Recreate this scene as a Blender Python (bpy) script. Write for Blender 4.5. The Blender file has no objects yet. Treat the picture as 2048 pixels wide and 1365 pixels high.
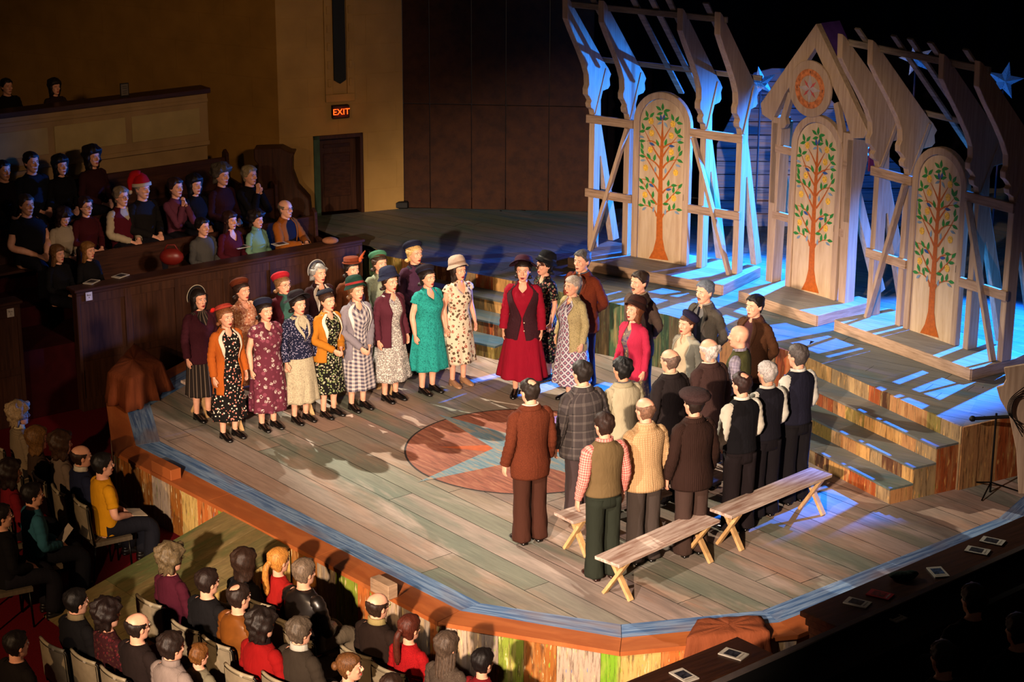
import bpy, bmesh, math, random
import numpy as np
from mathutils import Vector as Vec, Matrix
random.seed(7); R = math.radians; PI = math.pi
scn = bpy.context.scene; COL = scn.collection
# ------------------------------------------------------------------ camera
CP, CR, CF, CH = 0.30971674, 0.0043977, 4058.53, 8.617
_R = Matrix(((1,0,0),(0,math.sin(CP),math.cos(CP)),(0,math.cos(CP),-math.sin(CP))))
_Q = Matrix(((math.cos(CR),math.sin(CR),0),(-math.sin(CR),math.cos(CR),0),(0,0,1)))
CM = _Q @ _R
cam = bpy.data.objects.new('camera', bpy.data.cameras.new('camera')); COL.objects.link(cam)
m = Matrix((CM[0], CM[1], -CM[2])).transposed().to_4x4(); m.translation = (0,0,CH)
cam.matrix_world = m
cam.data.sensor_width = 36; cam.data.lens = CF/2048*36; cam.data.clip_end = 200
scn.camera = cam
# ------------------------------------------------------------------ world, light, exposure
w = bpy.data.worlds.new('world'); scn.world = w; w.use_nodes = True
w.node_tree.nodes['Background'].inputs[0].default_value = (.55,.40,.32,1)
w.node_tree.nodes['Background'].inputs[1].default_value = .022
scn.view_settings.view_transform = 'Standard'; scn.view_settings.look = 'None'
scn.view_settings.exposure = 0.12; scn.view_settings.gamma = 1.0; scn.view_settings.use_curve_mapping = False
def spot(name, loc, tgt, power, color, deg, blend=.5, size=.12):
    l = bpy.data.lights.new(name, 'SPOT'); l.energy = power; l.color = color
    l.spot_size = R(deg); l.spot_blend = blend; l.shadow_soft_size = size
    o = bpy.data.objects.new(name, l); COL.objects.link(o); o.location = loc
    o.rotation_euler = (Vec(tgt)-Vec(loc)).to_track_quat('-Z','Y').to_euler(); return o
spot('front_spotlight', (-3.6,0.5,7.6), (.0,21.3,.0), 35000, (1,.75,.56), 25, .6, .16)
spot('men_spotlight', (-7.0,8.0,8.5), (2.4,21.0,.4), 9500, (1,.80,.70), 23, .7, .14)
spot('house_left_spotlight', (-6.2,29.2,7.6), (1.4,22.9,.0), 9000, (1,.88,.70), 42, .5, .07)
spot('women_spotlight', (6.0,11.0,8.0), (-2.6,24.2,.9), 7500, (1,.74,.58), 18, .8, .6)
spot('audience_spill', (-9.0,4.0,8.0), (-3.6,20.2,-.2), 5400, (1,.62,.32), 34, .8, .15)
spot('side_wall_wash', (3.0,12.0,8.0), (-4.2,30.0,1.8), 3000, (1,.60,.32), 26, .9, .4)
spot('blue_backlight_right', (10.3,28.6,6.4), (5.1,24.4,.7), 62000, (.012,.18,1), 29, .5, .06)
spot('blue_backlight_centre', (6.8,31.0,6.6), (2.6,26.9,.8), 60000, (.012,.18,1), 28, .6, .06)
spot('blue_side_light', (7.4,30.4,1.7), (2.3,28.1,2.0), 10500, (.01,.20,1), 40, .6, .08)
spot('blue_upstage_light', (5.0,31.5,8.0), (1.2,27.6,.8), 1800, (.10,.18,1), 40, .9, .2)
spot('frame_front_light', (-5.0,6.0,9.5), (3.8,26.3,2.3), 10500, (1,.74,.54), 13, .7, .12)
# ------------------------------------------------------------------ helpers
def W(px, py, z=0.0):
    d = CM.transposed() @ Vec(((px-1024)/CF, -(py-682.5)/CF, 1.0))
    t = (z-CH)/d.z
    return Vec((d.x*t, d.y*t, z))
def hexc(h):
    h = h.lstrip('#'); c = [int(h[i:i+2],16)/255 for i in (0,2,4)]
    return tuple((x/12.92 if x <= .04045 else ((x+.055)/1.055)**2.4) for x in c)+(1,)
class MB:
    def __init__(s): s.v=[]; s.f=[]; s.uv={}
    def add(s, vs, fs):
        b=len(s.v); s.v+= [tuple(x) for x in vs]; s.f+=[tuple(b+i for i in f) for f in fs]; return b
    def box(s, c, d, M=None):
        x,y,z=d[0]/2,d[1]/2,d[2]/2
        vs=[Vec((a*x,b*y,e*z)) for e in(-1,1) for b in(-1,1) for a in(-1,1)]
        if M: vs=[M@v for v in vs]
        vs=[v+Vec(c) for v in vs]
        s.add(vs,[(0,2,3,1),(4,5,7,6),(0,1,5,4),(2,6,7,3),(0,4,6,2),(1,3,7,5)]); return s
    def beam(s, a, b, wd, th, up=(0,0,1)):
        a,b=Vec(a),Vec(b); y=(b-a).normalized(); u=Vec(up); x=y.cross(u)
        if x.length<1e-4: x=y.cross(Vec((1,0,0)))
        x.normalize(); z=x.cross(y)
        M=Matrix((x,y,z)).transposed(); s.box((a+b)/2,(wd,(b-a).length,th),M); return s
    def prism(s, poly, o, ax, ay, az, h):
        o,ax,ay,az=Vec(o),Vec(ax),Vec(ay),Vec(az); n=len(poly)
        vs=[o+ax*p[0]+ay*p[1] for p in poly]; vs+=[v+az*h for v in vs]
        s.add(vs,[tuple(range(n))[::-1],tuple(range(n,2*n))]+[(i,(i+1)%n,n+(i+1)%n,n+i) for i in range(n)]); return s
    def grid(s, rows, closed=True, cap0=False, cap1=False, uvs=None):
        m=len(rows[0]); vs=[p for r in rows for p in r]; fs=[]
        for i in range(len(rows)-1):
            for j in range(m if closed else m-1):
                k=(j+1)%m; fs.append((i*m+j,i*m+k,(i+1)*m+k,(i+1)*m+j))
        nf=len(s.f); b=s.add(vs,fs)
        if uvs:
            q=nf
            for i in range(len(rows)-1):
                for j in range(m if closed else m-1):
                    U=lambda a,c: uvs(a,c)
                    s.uv[q]=(U(i,j),U(i,j+1),U(i+1,j+1),U(i+1,j)); q+=1
        if cap0: s.f.append(tuple(b+j for j in range(m))[::-1])
        if cap1: s.f.append(tuple(b+(len(rows)-1)*m+j for j in range(m)))
        return s
    def tube(s, pts, rad, n=10, cap=True, flat=1.0, side=None, uv=False):
        pts=[Vec(p) for p in pts]; rows=[]; prev=None; L=[0]
        for i,p in enumerate(pts):
            d=(pts[min(i+1,len(pts)-1)]-pts[max(i-1,0)]).normalized()
            if i: L.append(L[-1]+(p-pts[i-1]).length)
            ref=Vec(side) if side else (prev if prev else (Vec((0,1,0)) if abs(d.y)<.9 else Vec((1,0,0))))
            x=(ref-d*ref.dot(d)).normalized(); y=d.cross(x); prev=x
            r=rad[i] if hasattr(rad,'__len__') else rad
            ra,rb=(r if hasattr(r,'__len__') else (r,r*flat))
            rows.append([p+x*math.cos(2*PI*k/n)*ra+y*math.sin(2*PI*k/n)*rb for k in range(n)])
        s.grid(rows,True,cap,cap,(lambda a,c:(c/n*.4,L[a])) if uv else None); return s
    def ell(s, c, r, n=10, m=7, M=None):
        c=Vec(c); rows=[]
        for i in range(m+1):
            a=-PI/2+PI*min(max(i/m,.03),.97)
            row=[Vec((math.cos(a)*math.cos(2*PI*k/n)*r[0],math.cos(a)*math.sin(2*PI*k/n)*r[1],math.sin(a)*r[2])) for k in range(n)]
            rows.append([c+(M@q if M else q) for q in row])
        s.grid(rows,True,True,True); return s
    def lathe(s, prof, c=(0,0,0), n=24, ex=1, ey=1, M=None, cap0=False, cap1=False, wav=None):
        c=Vec(c); rows=[]
        for i,(r,z) in enumerate(prof):
            row=[]
            for k in range(n):
                a=2*PI*k/n; dz=wav(a,r) if wav else 0
                q=Vec((math.sin(a)*r*ex,-math.cos(a)*r*ey,z+dz)); row.append(c+(M@q if M else q))
            rows.append(row)
        s.grid(rows,True,cap0,cap1); return s
    def mesh(s, name, mat=None, smooth=False):
        me=bpy.data.meshes.new(name); me.from_pydata(s.v,[],s.f)
        if s.uv:
            l=me.uv_layers.new(name='UVMap')
            buf=np.zeros(len(me.loops)*2)
            for p in me.polygons:
                u=s.uv.get(p.index)
                if u:
                    for k,li in enumerate(p.loop_indices): buf[2*li]=u[k][0]; buf[2*li+1]=u[k][1]
            l.data.foreach_set('uv',buf)
        if smooth: me.polygons.foreach_set('use_smooth',[True]*len(me.polygons))
        if mat: me.materials.append(mat)
        me.update(); return me
def link(name, me, parent=None, M=None):
    o=bpy.data.objects.new(name,me); COL.objects.link(o)
    if parent: o.parent=parent
    if M is not None: o.matrix_local=M
    return o
def part(name, mb, mat, parent=None, smooth=False, fixn=False, bev=0, label=None):
    me=mb.mesh(name,mat,smooth)
    if fixn:
        b=bmesh.new(); b.from_mesh(me); bmesh.ops.recalc_face_normals(b,faces=b.faces); b.to_mesh(me); b.free()
    o=link(name,me,parent)
    if bev:
        x=o.modifiers.new('bevel','BEVEL'); x.width=bev; x.segments=1; x.limit_method='ANGLE'
    if label: o['label']=label
    return o
def thing(name, label, cat, loc=(0,0,0), rz=0, group=None):
    o=bpy.data.objects.new(name,None); COL.objects.link(o); o.location=loc; o.rotation_euler=(0,0,rz)
    o.empty_display_size=.1
    o['label']=label; o['category']=cat
    if group: o['group']=group
    return o
def tag(o, label, cat, group=None):
    o['label']=label; o['category']=cat
    if group: o['group']=group
    return o
def struct(name, loc=(0,0,0)):
    o=bpy.data.objects.new(name,None); COL.objects.link(o); o.location=loc; o['kind']='structure'; return o
def clip(poly, n, c):      # keep n.p <= c
    out=[]; k=len(poly)
    for i in range(k):
        a,b=poly[i],poly[(i+1)%k]; da=n[0]*a[0]+n[1]*a[1]-c; db=n[0]*b[0]+n[1]*b[1]-c
        if da<=0: out.append(a)
        if (da<0<db) or (db<0<da):
            t=da/(da-db); out.append((a[0]+(b[0]-a[0])*t,a[1]+(b[1]-a[1])*t))
    return out
def clip_convex(poly, cv):
    k=len(cv)
    for i in range(k):
        a,b=cv[i],cv[(i+1)%k]; n=(b[1]-a[1],-(b[0]-a[0])); L=math.hypot(*n)
        if L<1e-9: continue
        n=(n[0]/L,n[1]/L); poly=clip(poly,n,n[0]*a[0]+n[1]*a[1])
        if len(poly)<3: return []
    return poly
def area(p): return sum(p[i][0]*p[(i+1)%len(p)][1]-p[(i+1)%len(p)][0]*p[i][1] for i in range(len(p)))/2
# ------------------------------------------------------------------ materials
class NT:
    def __init__(s,name,rough=.8,metal=0,spec=.3):
        s.m=bpy.data.materials.new(name); s.m.use_nodes=True; s.t=s.m.node_tree; s.b=s.t.nodes['Principled BSDF']
        s.b.inputs['Roughness'].default_value=rough; s.b.inputs['Metallic'].default_value=metal
        s.b.inputs['Specular IOR Level'].default_value=spec
    def n(s,ty,ins=None,**kw):
        x=s.t.nodes.new(ty)
        for k,v in kw.items(): setattr(x,k,v)
        for k,v in (ins or {}).items():
            if hasattr(v,'is_linked') or hasattr(v,'links'): s.t.links.new(v,x.inputs[k])
            else: x.inputs[k].default_value=v
        return x
    def mix(s,f,a,b,mode='MIX'):
        x=s.t.nodes.new('ShaderNodeMix'); x.data_type='RGBA'; x.blend_type=mode
        for i,v in ((0,f),(6,a),(7,b)):
            if hasattr(v,'links'): s.t.links.new(v,x.inputs[i])
            else: x.inputs[i].default_value=v
        return x.outputs[2]
    def math(s,op,a,b=0.,c=None):
        x=s.t.nodes.new('ShaderNodeMath'); x.operation=op
        for i,v in enumerate((a,b)+((c,) if c is not None else ())):
            if hasattr(v,'links'): s.t.links.new(v,x.inputs[i])
            else: x.inputs[i].default_value=v
        return x.outputs[0]
    def ramp(s,f,stops,interp='LINEAR'):
        x=s.t.nodes.new('ShaderNodeValToRGB'); x.color_ramp.interpolation=interp; e=x.color_ramp.elements
        while len(e)<len(stops): e.new(.5)
        for i,(p,c) in enumerate(stops): e[i].position=p; e[i].color=c if len(c)==4 else tuple(c)+(1,)
        s.t.links.new(f,x.inputs[0]); return x.outputs[0]
    def coord(s,kind='Object',scale=(1,1,1),rot=(0,0,0)):
        c=s.n('ShaderNodeTexCoord'); mp=s.n('ShaderNodeMapping',{'Vector':c.outputs[kind],'Scale':scale,'Rotation':rot})
        return mp.outputs[0]
    def noise(s,vec,sc,det=3,rough=.5,dist=0):
        return s.n('ShaderNodeTexNoise',{'Vector':vec,'Scale':sc,'Detail':det,'Roughness':rough,'Distortion':dist}).outputs[0]
    def out(s,col,bump=None,bs=.3,bd=.01,emit=None,es=0):
        if hasattr(col,'links'): s.t.links.new(col,s.b.inputs['Base Color'])
        else: s.b.inputs['Base Color'].default_value=col
        if bump is not None:
            x=s.n('ShaderNodeBump',{'Height':bump,'Strength':bs,'Distance':bd}); s.t.links.new(x.outputs[0],s.b.inputs['Normal'])
        if emit: s.b.inputs['Emission Color'].default_value=emit; s.b.inputs['Emission Strength'].default_value=es
        return s.m
_mc={}
def memo(f):
    def g(*a,**k):
        key=(f.__name__,a,tuple(sorted(k.items())))
        if key not in _mc: _mc[key]=f(*a,**k)
        return _mc[key]
    return g
@memo
def plain(h, rough=.7, metal=0, spec=.3, var=.12, sc=8):
    t=NT('plain '+h,rough,metal,spec); v=t.coord('Object'); n=t.noise(v,sc,3); c=hexc(h)
    d=tuple(x*(1-2*var) for x in c[:3])+(1,); e=tuple(min(1,x*(1+var)) for x in c[:3])+(1,)
    return t.out(t.ramp(n,[(.3,d),(.7,e)]))
@memo
def cloth(base, kind='plain', c2='#ffffff', c3='#000000', sc=40.):
    t=NT('cloth '+kind+base,.88,0,.15); b=hexc(base); a=hexc(c2); c=hexc(c3)
    ob=t.coord('Object'); uv=t.coord('UV')
    weave=t.noise(ob,320,2); soft=t.noise(ob,9,3)
    dark=tuple(x*.80 for x in b[:3])+(1,); col=t.mix(soft,dark,b); bump=weave; bs=.15
    if kind=='tweed': col=t.mix(t.ramp(t.noise(ob,150,3,.7),[(.42,(0,0,0)),(.6,(1,1,1))]),b,a)
    elif kind=='dots':
        vo=t.n('ShaderNodeTexVoronoi',{'Vector':ob,'Scale':sc}); r=t.n('ShaderNodeSeparateColor',{'Color':vo.outputs['Color']}).outputs[0]
        f=t.math('LESS_THAN',vo.outputs['Distance'],.33); col=t.mix(f,b,t.mix(t.math('GREATER_THAN',r,.5),a,c))
    elif kind=='floral':
        dn=t.n('ShaderNodeTexNoise',{'Vector':ob,'Scale':sc*1.6,'Detail':2.})
        v2=t.n('ShaderNodeVectorMath',{0:ob,1:t.n('ShaderNodeVectorMath',{0:dn.outputs['Color'],'Scale':.45/sc},operation='SCALE').outputs[0]},operation='ADD').outputs[0]
        vo=t.n('ShaderNodeTexVoronoi',{'Vector':v2,'Scale':sc}); r=t.n('ShaderNodeSeparateColor',{'Color':vo.outputs['Color']}).outputs[0]
        f=t.math('LESS_THAN',vo.outputs['Distance'],.42); g=t.math('GREATER_THAN',t.noise(ob,sc*4,2),.47)
        col=t.mix(f,b,t.mix(t.math('GREATER_THAN',r,.45),t.mix(g,b,a),c))
    elif kind=='scribble':
        n=t.noise(ob,sc,2,.5,2.2); f=t.ramp(t.math('ABSOLUTE',t.math('SUBTRACT',n,.5)),[(.0,(1,1,1)),(.045,(0,0,0))]); col=t.mix(f,b,a)
    elif kind in('plaid','gingham','stripe','lattice','rib','knit'):
        s=t.n('ShaderNodeSeparateXYZ',{'Vector':uv}); x,y=s.outputs[0],s.outputs[1]
        if kind=='lattice':
            u1=t.math('ADD',x,t.math('MULTIPLY',y,.62)); u2=t.math('SUBTRACT',x,t.math('MULTIPLY',y,.62))
            p=lambda q:t.math('ABSOLUTE',t.math('SUBTRACT',t.math('FRACT',t.math('MULTIPLY',q,sc)),.5))
            m1=t.math('MAXIMUM',p(u1),p(u2)); f=t.math('LESS_THAN',m1,.36); core=t.math('LESS_THAN',m1,.17)
            col=t.mix(f,b,t.mix(core,a,c))
        else:
            p=lambda q,k:t.math('LESS_THAN',t.math('FRACT',t.math('MULTIPLY',q,k)),.5)
            if kind=='stripe': col=t.mix(t.math('LESS_THAN',t.math('FRACT',t.math('MULTIPLY',x,sc)),.22),b,a)
            elif kind=='gingham': col=t.mix(t.math('MULTIPLY',t.math('ADD',p(x,sc),p(y,sc)),.5),b,a)
            elif kind=='plaid':
                q=lambda z,k,wd:t.math('LESS_THAN',t.math('FRACT',t.math('MULTIPLY',z,k)),wd)
                f=t.math('MULTIPLY',t.math('ADD',q(x,sc,.3),q(y,sc,.3)),.5); col=t.mix(f,b,a)
                col=t.mix(t.math('MULTIPLY',t.math('ADD',q(x,sc*.5,.06),q(y,sc*.5,.06)),.6),col,c)
                col=t.mix(t.math('MULTIPLY',soft,.35),col,b)
            else:
                k=t.math('ABSOLUTE',t.math('SUBTRACT',t.math('FRACT',t.math('MULTIPLY',x,sc)),.5))
                if kind=='knit':
                    k2=t.math('ABSOLUTE',t.math('SUBTRACT',t.math('FRACT',t.math('MULTIPLY',y,sc*1.1)),.5)); k=t.math('MULTIPLY',t.math('MULTIPLY',k,k2),4.)
                else: k=t.math('MULTIPLY',k,2.)
                col=t.mix(k,dark if kind=='rib' else a,b); bump=k; bs=.5
    fold=t.noise(t.n('ShaderNodeMapping',{'Vector':ob,'Scale':(1,1,.32)}).outputs[0],17,3,.55,.6)
    x=t.n('ShaderNodeBump',{'Height':fold,'Strength':.35,'Distance':.03}); y=t.n('ShaderNodeBump',{'Height':bump,'Strength':bs,'Distance':.006,'Normal':x.outputs[0]})
    t.t.links.new(y.outputs[0],t.b.inputs['Normal']); return t.out(col)
@memo
def skin(h='#d9a184'):
    t=NT('skin '+h,.5,0,.35); v=t.coord('Object'); n=t.noise(v,14,3); c=hexc(h)
    d=(c[0]*.92,c[1]*.80,c[2]*.74,1); return t.out(t.ramp(n,[(.35,d),(.65,c)]))
@memo
def hairm(h='#2a1a12'):
    t=NT('hair '+h,.55,0,.35); v=t.coord('Object',(1,1,.25)); n=t.noise(v,130,4,.6); c=hexc(h)
    d=tuple(x*.45 for x in c[:3])+(1,); e=tuple(min(1,x*1.35) for x in c[:3])+(1,)
    return t.out(t.ramp(n,[(.35,d),(.68,e)]),n,.6,.006)
@memo
def wood(base, c2, ang=0., sx=2., sy=40., sz=40., rough=.65, knots=True, strength=.5):
    t=NT('wood '+base,rough,0,.25); v=t.coord('Object',(1,1,1),(0,0,ang)); mp=t.n('ShaderNodeMapping',{'Vector':v,'Scale':(sx,sy,sz)}).outputs[0]
    n=t.noise(mp,1,5,.65,.4); n2=t.noise(v,2.3,3); rnd=t.n('ShaderNodeObjectInfo').outputs['Random']
    c=t.mix(t.ramp(n,[(.38,(0,0,0)),(.66,(1,1,1))]),hexc(base),hexc(c2))
    c=t.mix(t.math('MULTIPLY',n2,strength),c,hexc(c2)); c=t.mix(.35,c,t.mix(rnd,(.35,.35,.35,1),(1,1,1,1)),'MULTIPLY')
    return t.out(c,n,.3,.004)
def planks_mat(name, ang, stops, patch, grain=1.):
    t=NT(name,.58,0,.35); v=t.coord('Object',(1,1,1),(0,0,ang)); mp=t.n('ShaderNodeMapping',{'Vector':v,'Scale':(2.0,26,26)}).outputs[0]
    g=t.noise(mp,1,5,.7,.3); rnd=t.n('ShaderNodeObjectInfo').outputs['Random']
    c=t.ramp(rnd,stops); pv=t.n('ShaderNodeMapping',{'Vector':v,'Scale':(.5,1.7,1)}).outputs[0]
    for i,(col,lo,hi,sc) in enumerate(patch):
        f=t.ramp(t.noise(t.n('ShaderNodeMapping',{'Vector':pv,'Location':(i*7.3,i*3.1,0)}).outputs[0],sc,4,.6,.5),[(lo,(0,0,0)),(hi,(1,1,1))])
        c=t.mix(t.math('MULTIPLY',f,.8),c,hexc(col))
    c=t.mix(t.ramp(g,[(.30,(.8,.8,.8)),(.60,(0,0,0))]),c,t.mix(.45,c,(.02,.015,.012,1)))
    c=t.mix(t.ramp(g,[(.62,(0,0,0)),(.8,(.5,.5,.5))]),c,hexc('#b9a592'))
    return t.out(c,g,.25,.004)
PA=math.atan2(-.777,.63)
M_STAGE=planks_mat('stage boards',-PA,[(0,hexc('#717565')),(.25,hexc('#a38f84')),(.45,hexc('#7b7c6c')),(.7,hexc('#a28472')),(1,hexc('#8c8276'))],
    [('#667062',.50,.66,.7),('#a67f68',.54,.7,.8),('#6a5f58',.54,.68,.6),('#b8a498',.54,.7,1.1)])
UA=math.atan2(-.555,.832)
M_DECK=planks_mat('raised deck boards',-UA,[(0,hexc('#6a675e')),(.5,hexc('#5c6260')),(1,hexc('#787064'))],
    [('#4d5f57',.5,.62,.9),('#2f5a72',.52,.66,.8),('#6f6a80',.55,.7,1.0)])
M_RAMP=planks_mat('ramp boards',-math.atan2(-1.15,-1.9),[(0,hexc('#6f5e38')),(.5,hexc('#7d6a42')),(1,hexc('#5f5a36'))],[('#4f5a32',.5,.64,1.5),('#8a744c',.52,.66,1.2)])
def streak_mat(name, stops, fleck, sc=1.):
    t=NT(name,.6,0,.3); v=t.coord('Object',(1,1,1)); rnd=t.n('ShaderNodeObjectInfo').outputs['Random']
    base=t.ramp(rnd,stops,'CONSTANT'); mp=t.n('ShaderNodeMapping',{'Vector':v,'Scale':(38*sc,38*sc,4.)}).outputs[0]
    g=t.noise(mp,1,5,.7,.2); mp2=t.n('ShaderNodeMapping',{'Vector':v,'Scale':(14*sc,14*sc,1.6),'Location':(4,2,1)}).outputs[0]
    g2=t.noise(mp2,1,4,.6,.2); c=base
    for i,(col,lo,hi) in enumerate(fleck):
        mp3=t.n('ShaderNodeMapping',{'Vector':v,'Scale':(30*sc,30*sc,5.),'Location':(i*5.1,i*2.7,i)}).outputs[0]
        c=t.mix(t.ramp(t.noise(mp3,1,3,.6),[(lo,(0,0,0)),(hi,(1,1,1))]),c,hexc(col))
    c=t.mix(t.ramp(g,[(.32,(.9,.9,.9)),(.5,(0,0,0))]),c,hexc('#3a2416'))
    c=t.mix(t.ramp(g2,[(.5,(0,0,0)),(.75,(.55,.55,.55))]),c,hexc('#caa56a'))
    return t.out(c,g,.3,.004)
M_FASCIA=streak_mat('painted fascia boards',[(0,hexc('#a99480')),(.2,hexc('#b4632c')),(.38,hexc('#c2a15c')),(.58,hexc('#8f7f6e')),(.72,hexc('#93571f')),(.86,hexc('#7b8a2c'))],
    [('#7f9a2c',.66,.70),('#4f6ea8',.70,.73),('#d8c08a',.62,.68)])
M_RISER=streak_mat('painted riser boards',[(0,hexc('#a87648')),(.22,hexc('#9a4a20')),(.4,hexc('#b98a4e')),(.6,hexc('#8d7350')),(.75,hexc('#54301c')),(.88,hexc('#7d6c34'))],
    [('#748034',.68,.72),('#d09a55',.6,.68)])
M_GREENF=streak_mat('green painted fascia boards',[(0,hexc('#3f5a3c')),(.4,hexc('#5c6b45')),(.75,hexc('#6b5a3c'))],[('#748a54',.6,.7)])
M_LIME=streak_mat('lime green fascia board',[(0,hexc('#6f9a1c'))],[('#9a9a30',.64,.7)])
def band_mat(name, a, b, c, k=1.):
    t=NT(name,.55,0,.35); v=t.coord('UV'); mp=t.n('ShaderNodeMapping',{'Vector':v,'Scale':(1.5,26*k,1)}).outputs[0]
    n=t.noise(mp,1,5,.65,.7); n2=t.noise(t.n('ShaderNodeMapping',{'Vector':v,'Scale':(1.1,2.5,1)}).outputs[0],1,3)
    col=t.mix(t.ramp(n,[(.42,(0,0,0)),(.6,(1,1,1))]),hexc(a),hexc(b)); col=t.mix(t.ramp(n2,[(.5,(0,0,0)),(.68,(.75,.75,.75))]),col,hexc(c))
    return t.out(col,n,.15,.003)
M_BLUE=band_mat('blue brushed border paint','#40608a','#7d97b4','#7a6a66')
M_ORANGE=band_mat('orange border paint','#9c5226','#ab6030','#8c4a24',.3)
M_WHITEWOOD=wood('#c4a88a','#a2856a',0,30,30,1.6,.7)
M_WHITEWOOD_H=wood('#c2a284','#8f7258',0,3,3,40,.7)
M_DOOR=wood('#dcc3a0','#bb9c78',0,9,9,.9,.7)
M_BENCHTOP=wood('#dccabb','#92705f',0,2.2,26,26,.7)
M_BENCHLEG=wood('#d9b27c','#b98f5c',0,20,20,3,.6)
M_DARKWOOD=wood('#46281a','#2a160e',R(-37),2.,30,30,.4)
M_DARKV=wood('#4a2c1b','#2e190f',0,25,25,1.5,.42)
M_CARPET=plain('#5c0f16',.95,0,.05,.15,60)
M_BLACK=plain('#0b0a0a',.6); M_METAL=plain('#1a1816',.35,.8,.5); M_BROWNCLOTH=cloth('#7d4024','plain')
# ------------------------------------------------------------------ people: bodies
TB={'f':[(1.47,.047,.050,.000),(1.435,.055,.056,.006),(1.41,.085,.063,.010),(1.385,.135,.072,.012),(1.355,.168,.082,.010),(1.31,.178,.096,.0),(1.22,.163,.122,-.014),(1.12,.142,.106,-.006),(1.03,.134,.100,.0),(.93,.162,.114,.006),(.85,.178,.124,.012),(.76,.170,.118,.012),(.70,.150,.105,.010)],
    'm':[(1.48,.056,.060,.000),(1.445,.064,.064,.006),(1.42,.095,.072,.010),(1.395,.155,.082,.012),(1.365,.192,.092,.010),(1.31,.205,.106,.004),(1.22,.186,.120,-.004),(1.12,.170,.114,-.002),(1.03,.160,.110,.0),(.93,.166,.114,.004),(.85,.174,.120,.008),(.76,.166,.114,.008),(.70,.150,.105,.008)]}
def sect(sex,z,fat=0.,off=0.):
    T=TB[sex]; zs=[-r[0] for r in T]
    hw,hd,yc=(float(np.interp(-z,zs,[r[i] for r in T])) for i in (1,2,3))
    k=fat*max(0,min(1,(1.36-z)/.12)); return hw+.055*k+off, hd+.075*k+off, yc-.02*k
def spt(sex,th,z,fat=0,off=0,ex=2.0):
    hw,hd,yc=sect(sex,z,fat,off); return Vec((math.sin(th)*hw, yc-math.cos(th)*hd, z))
def bez(pts,n):
    out=[]; P=[Vec(p) for p in pts]
    for i in range(len(P)-1):
        a=P[max(i-1,0)]; b=P[i]; c=P[i+1]; d=P[min(i+2,len(P)-1)]
        for k in range(n):
            t=k/n; out.append(.5*((2*b)+(c-a)*t+(2*a-5*b+4*c-d)*t*t+(3*b-a-3*c+d)*t**3))
    out.append(P[-1]); return out
def arm_pts(sex,pose,side,fat=0):
    sx=.152 if sex=='f' else .172; k=fat*.05
    S=Vec((side*sx,.010,1.355)); d=pose
    if d=='down': E=Vec((side*(sx+.062+k),.025,1.095)); Wp=Vec((side*(sx+.080+k),-.045,.865)); ax=Vec((0,1,0))
    elif d=='clasp': E=Vec((side*(sx+.070+k),.015,1.095)); Wp=Vec((side*.062,-.185-k,.965)); ax=Vec((0,0,1))
    elif d=='low': E=Vec((side*(sx+.060+k),.005,1.085)); Wp=Vec((side*.065,-.185-k,.885)); ax=Vec((0,0,1))
    elif d=='back': E=Vec((side*(sx+.075+k),.085,1.105)); Wp=Vec((side*.065,.185+k,.960)); ax=Vec((0,0,1))
    elif d=='lap': E=Vec((side*(sx+.070+k),-.020,1.10)); Wp=Vec((side*.070,-.240-k,1.005)); ax=Vec((1,0,0))
    elif d=='rail': E=Vec((side*(sx+.080),-.12,1.12)); Wp=Vec((side*.06,-.34,1.11)); ax=Vec((1,0,0))
    elif d=='face': E=Vec((side*(sx-.01),-.19,1.10)); Wp=Vec((side*.035,-.165,1.355)); ax=Vec((0,1,0))
    return S,E,Wp,ax
def arm_path(sex,pose,side,fat=0,n=5):
    S,E,Wp,ax=arm_pts(sex,pose,side,fat)
    m1=S.lerp(E,.5)+Vec((side*.008,0,0)); m2=E.lerp(Wp,.5)
    return bez([S+Vec((-side*.03,0,.0)),S+Vec((side*.012,0,-.012)),m1,E,m2,Wp],n)
HP=Vec((0,.012,1.475))
def head_M(hy=0,hp=0,dz=0):
    return Matrix.Translation(HP+Vec((0,0,dz)))@Matrix.Rotation(hy,4,'Z')@Matrix.Rotation(hp,4,'X')@Matrix.Scale(1.07,4)@Matrix.Translation(-HP)
HT=[(1.468,.018,-.070,-.040),(1.478,.034,-.084,-.012),(1.498,.049,-.088,.028),(1.525,.060,-.089,.056),(1.555,.067,-.089,.078),(1.590,.073,-.092,.093),(1.620,.076,-.095,.098),(1.650,.071,-.089,.094),(1.675,.056,-.071,.079),(1.692,.033,-.043,.052),(1.701,.010,-.012,.018)]
def head_pt(th,z):
    zs=[r[0] for r in HT]; hw,f,b=(float(np.interp(z,zs,[r[i] for r in HT])) for i in (1,2,3))
    yc=(f+b)/2; hd=(b-f)/2; s,c=math.sin(th),math.cos(th); e=.88
    return Vec((math.copysign(abs(s)**e,s)*hw, yc-math.copysign(abs(c)**e,c)*hd, z))
_bc={}
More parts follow.
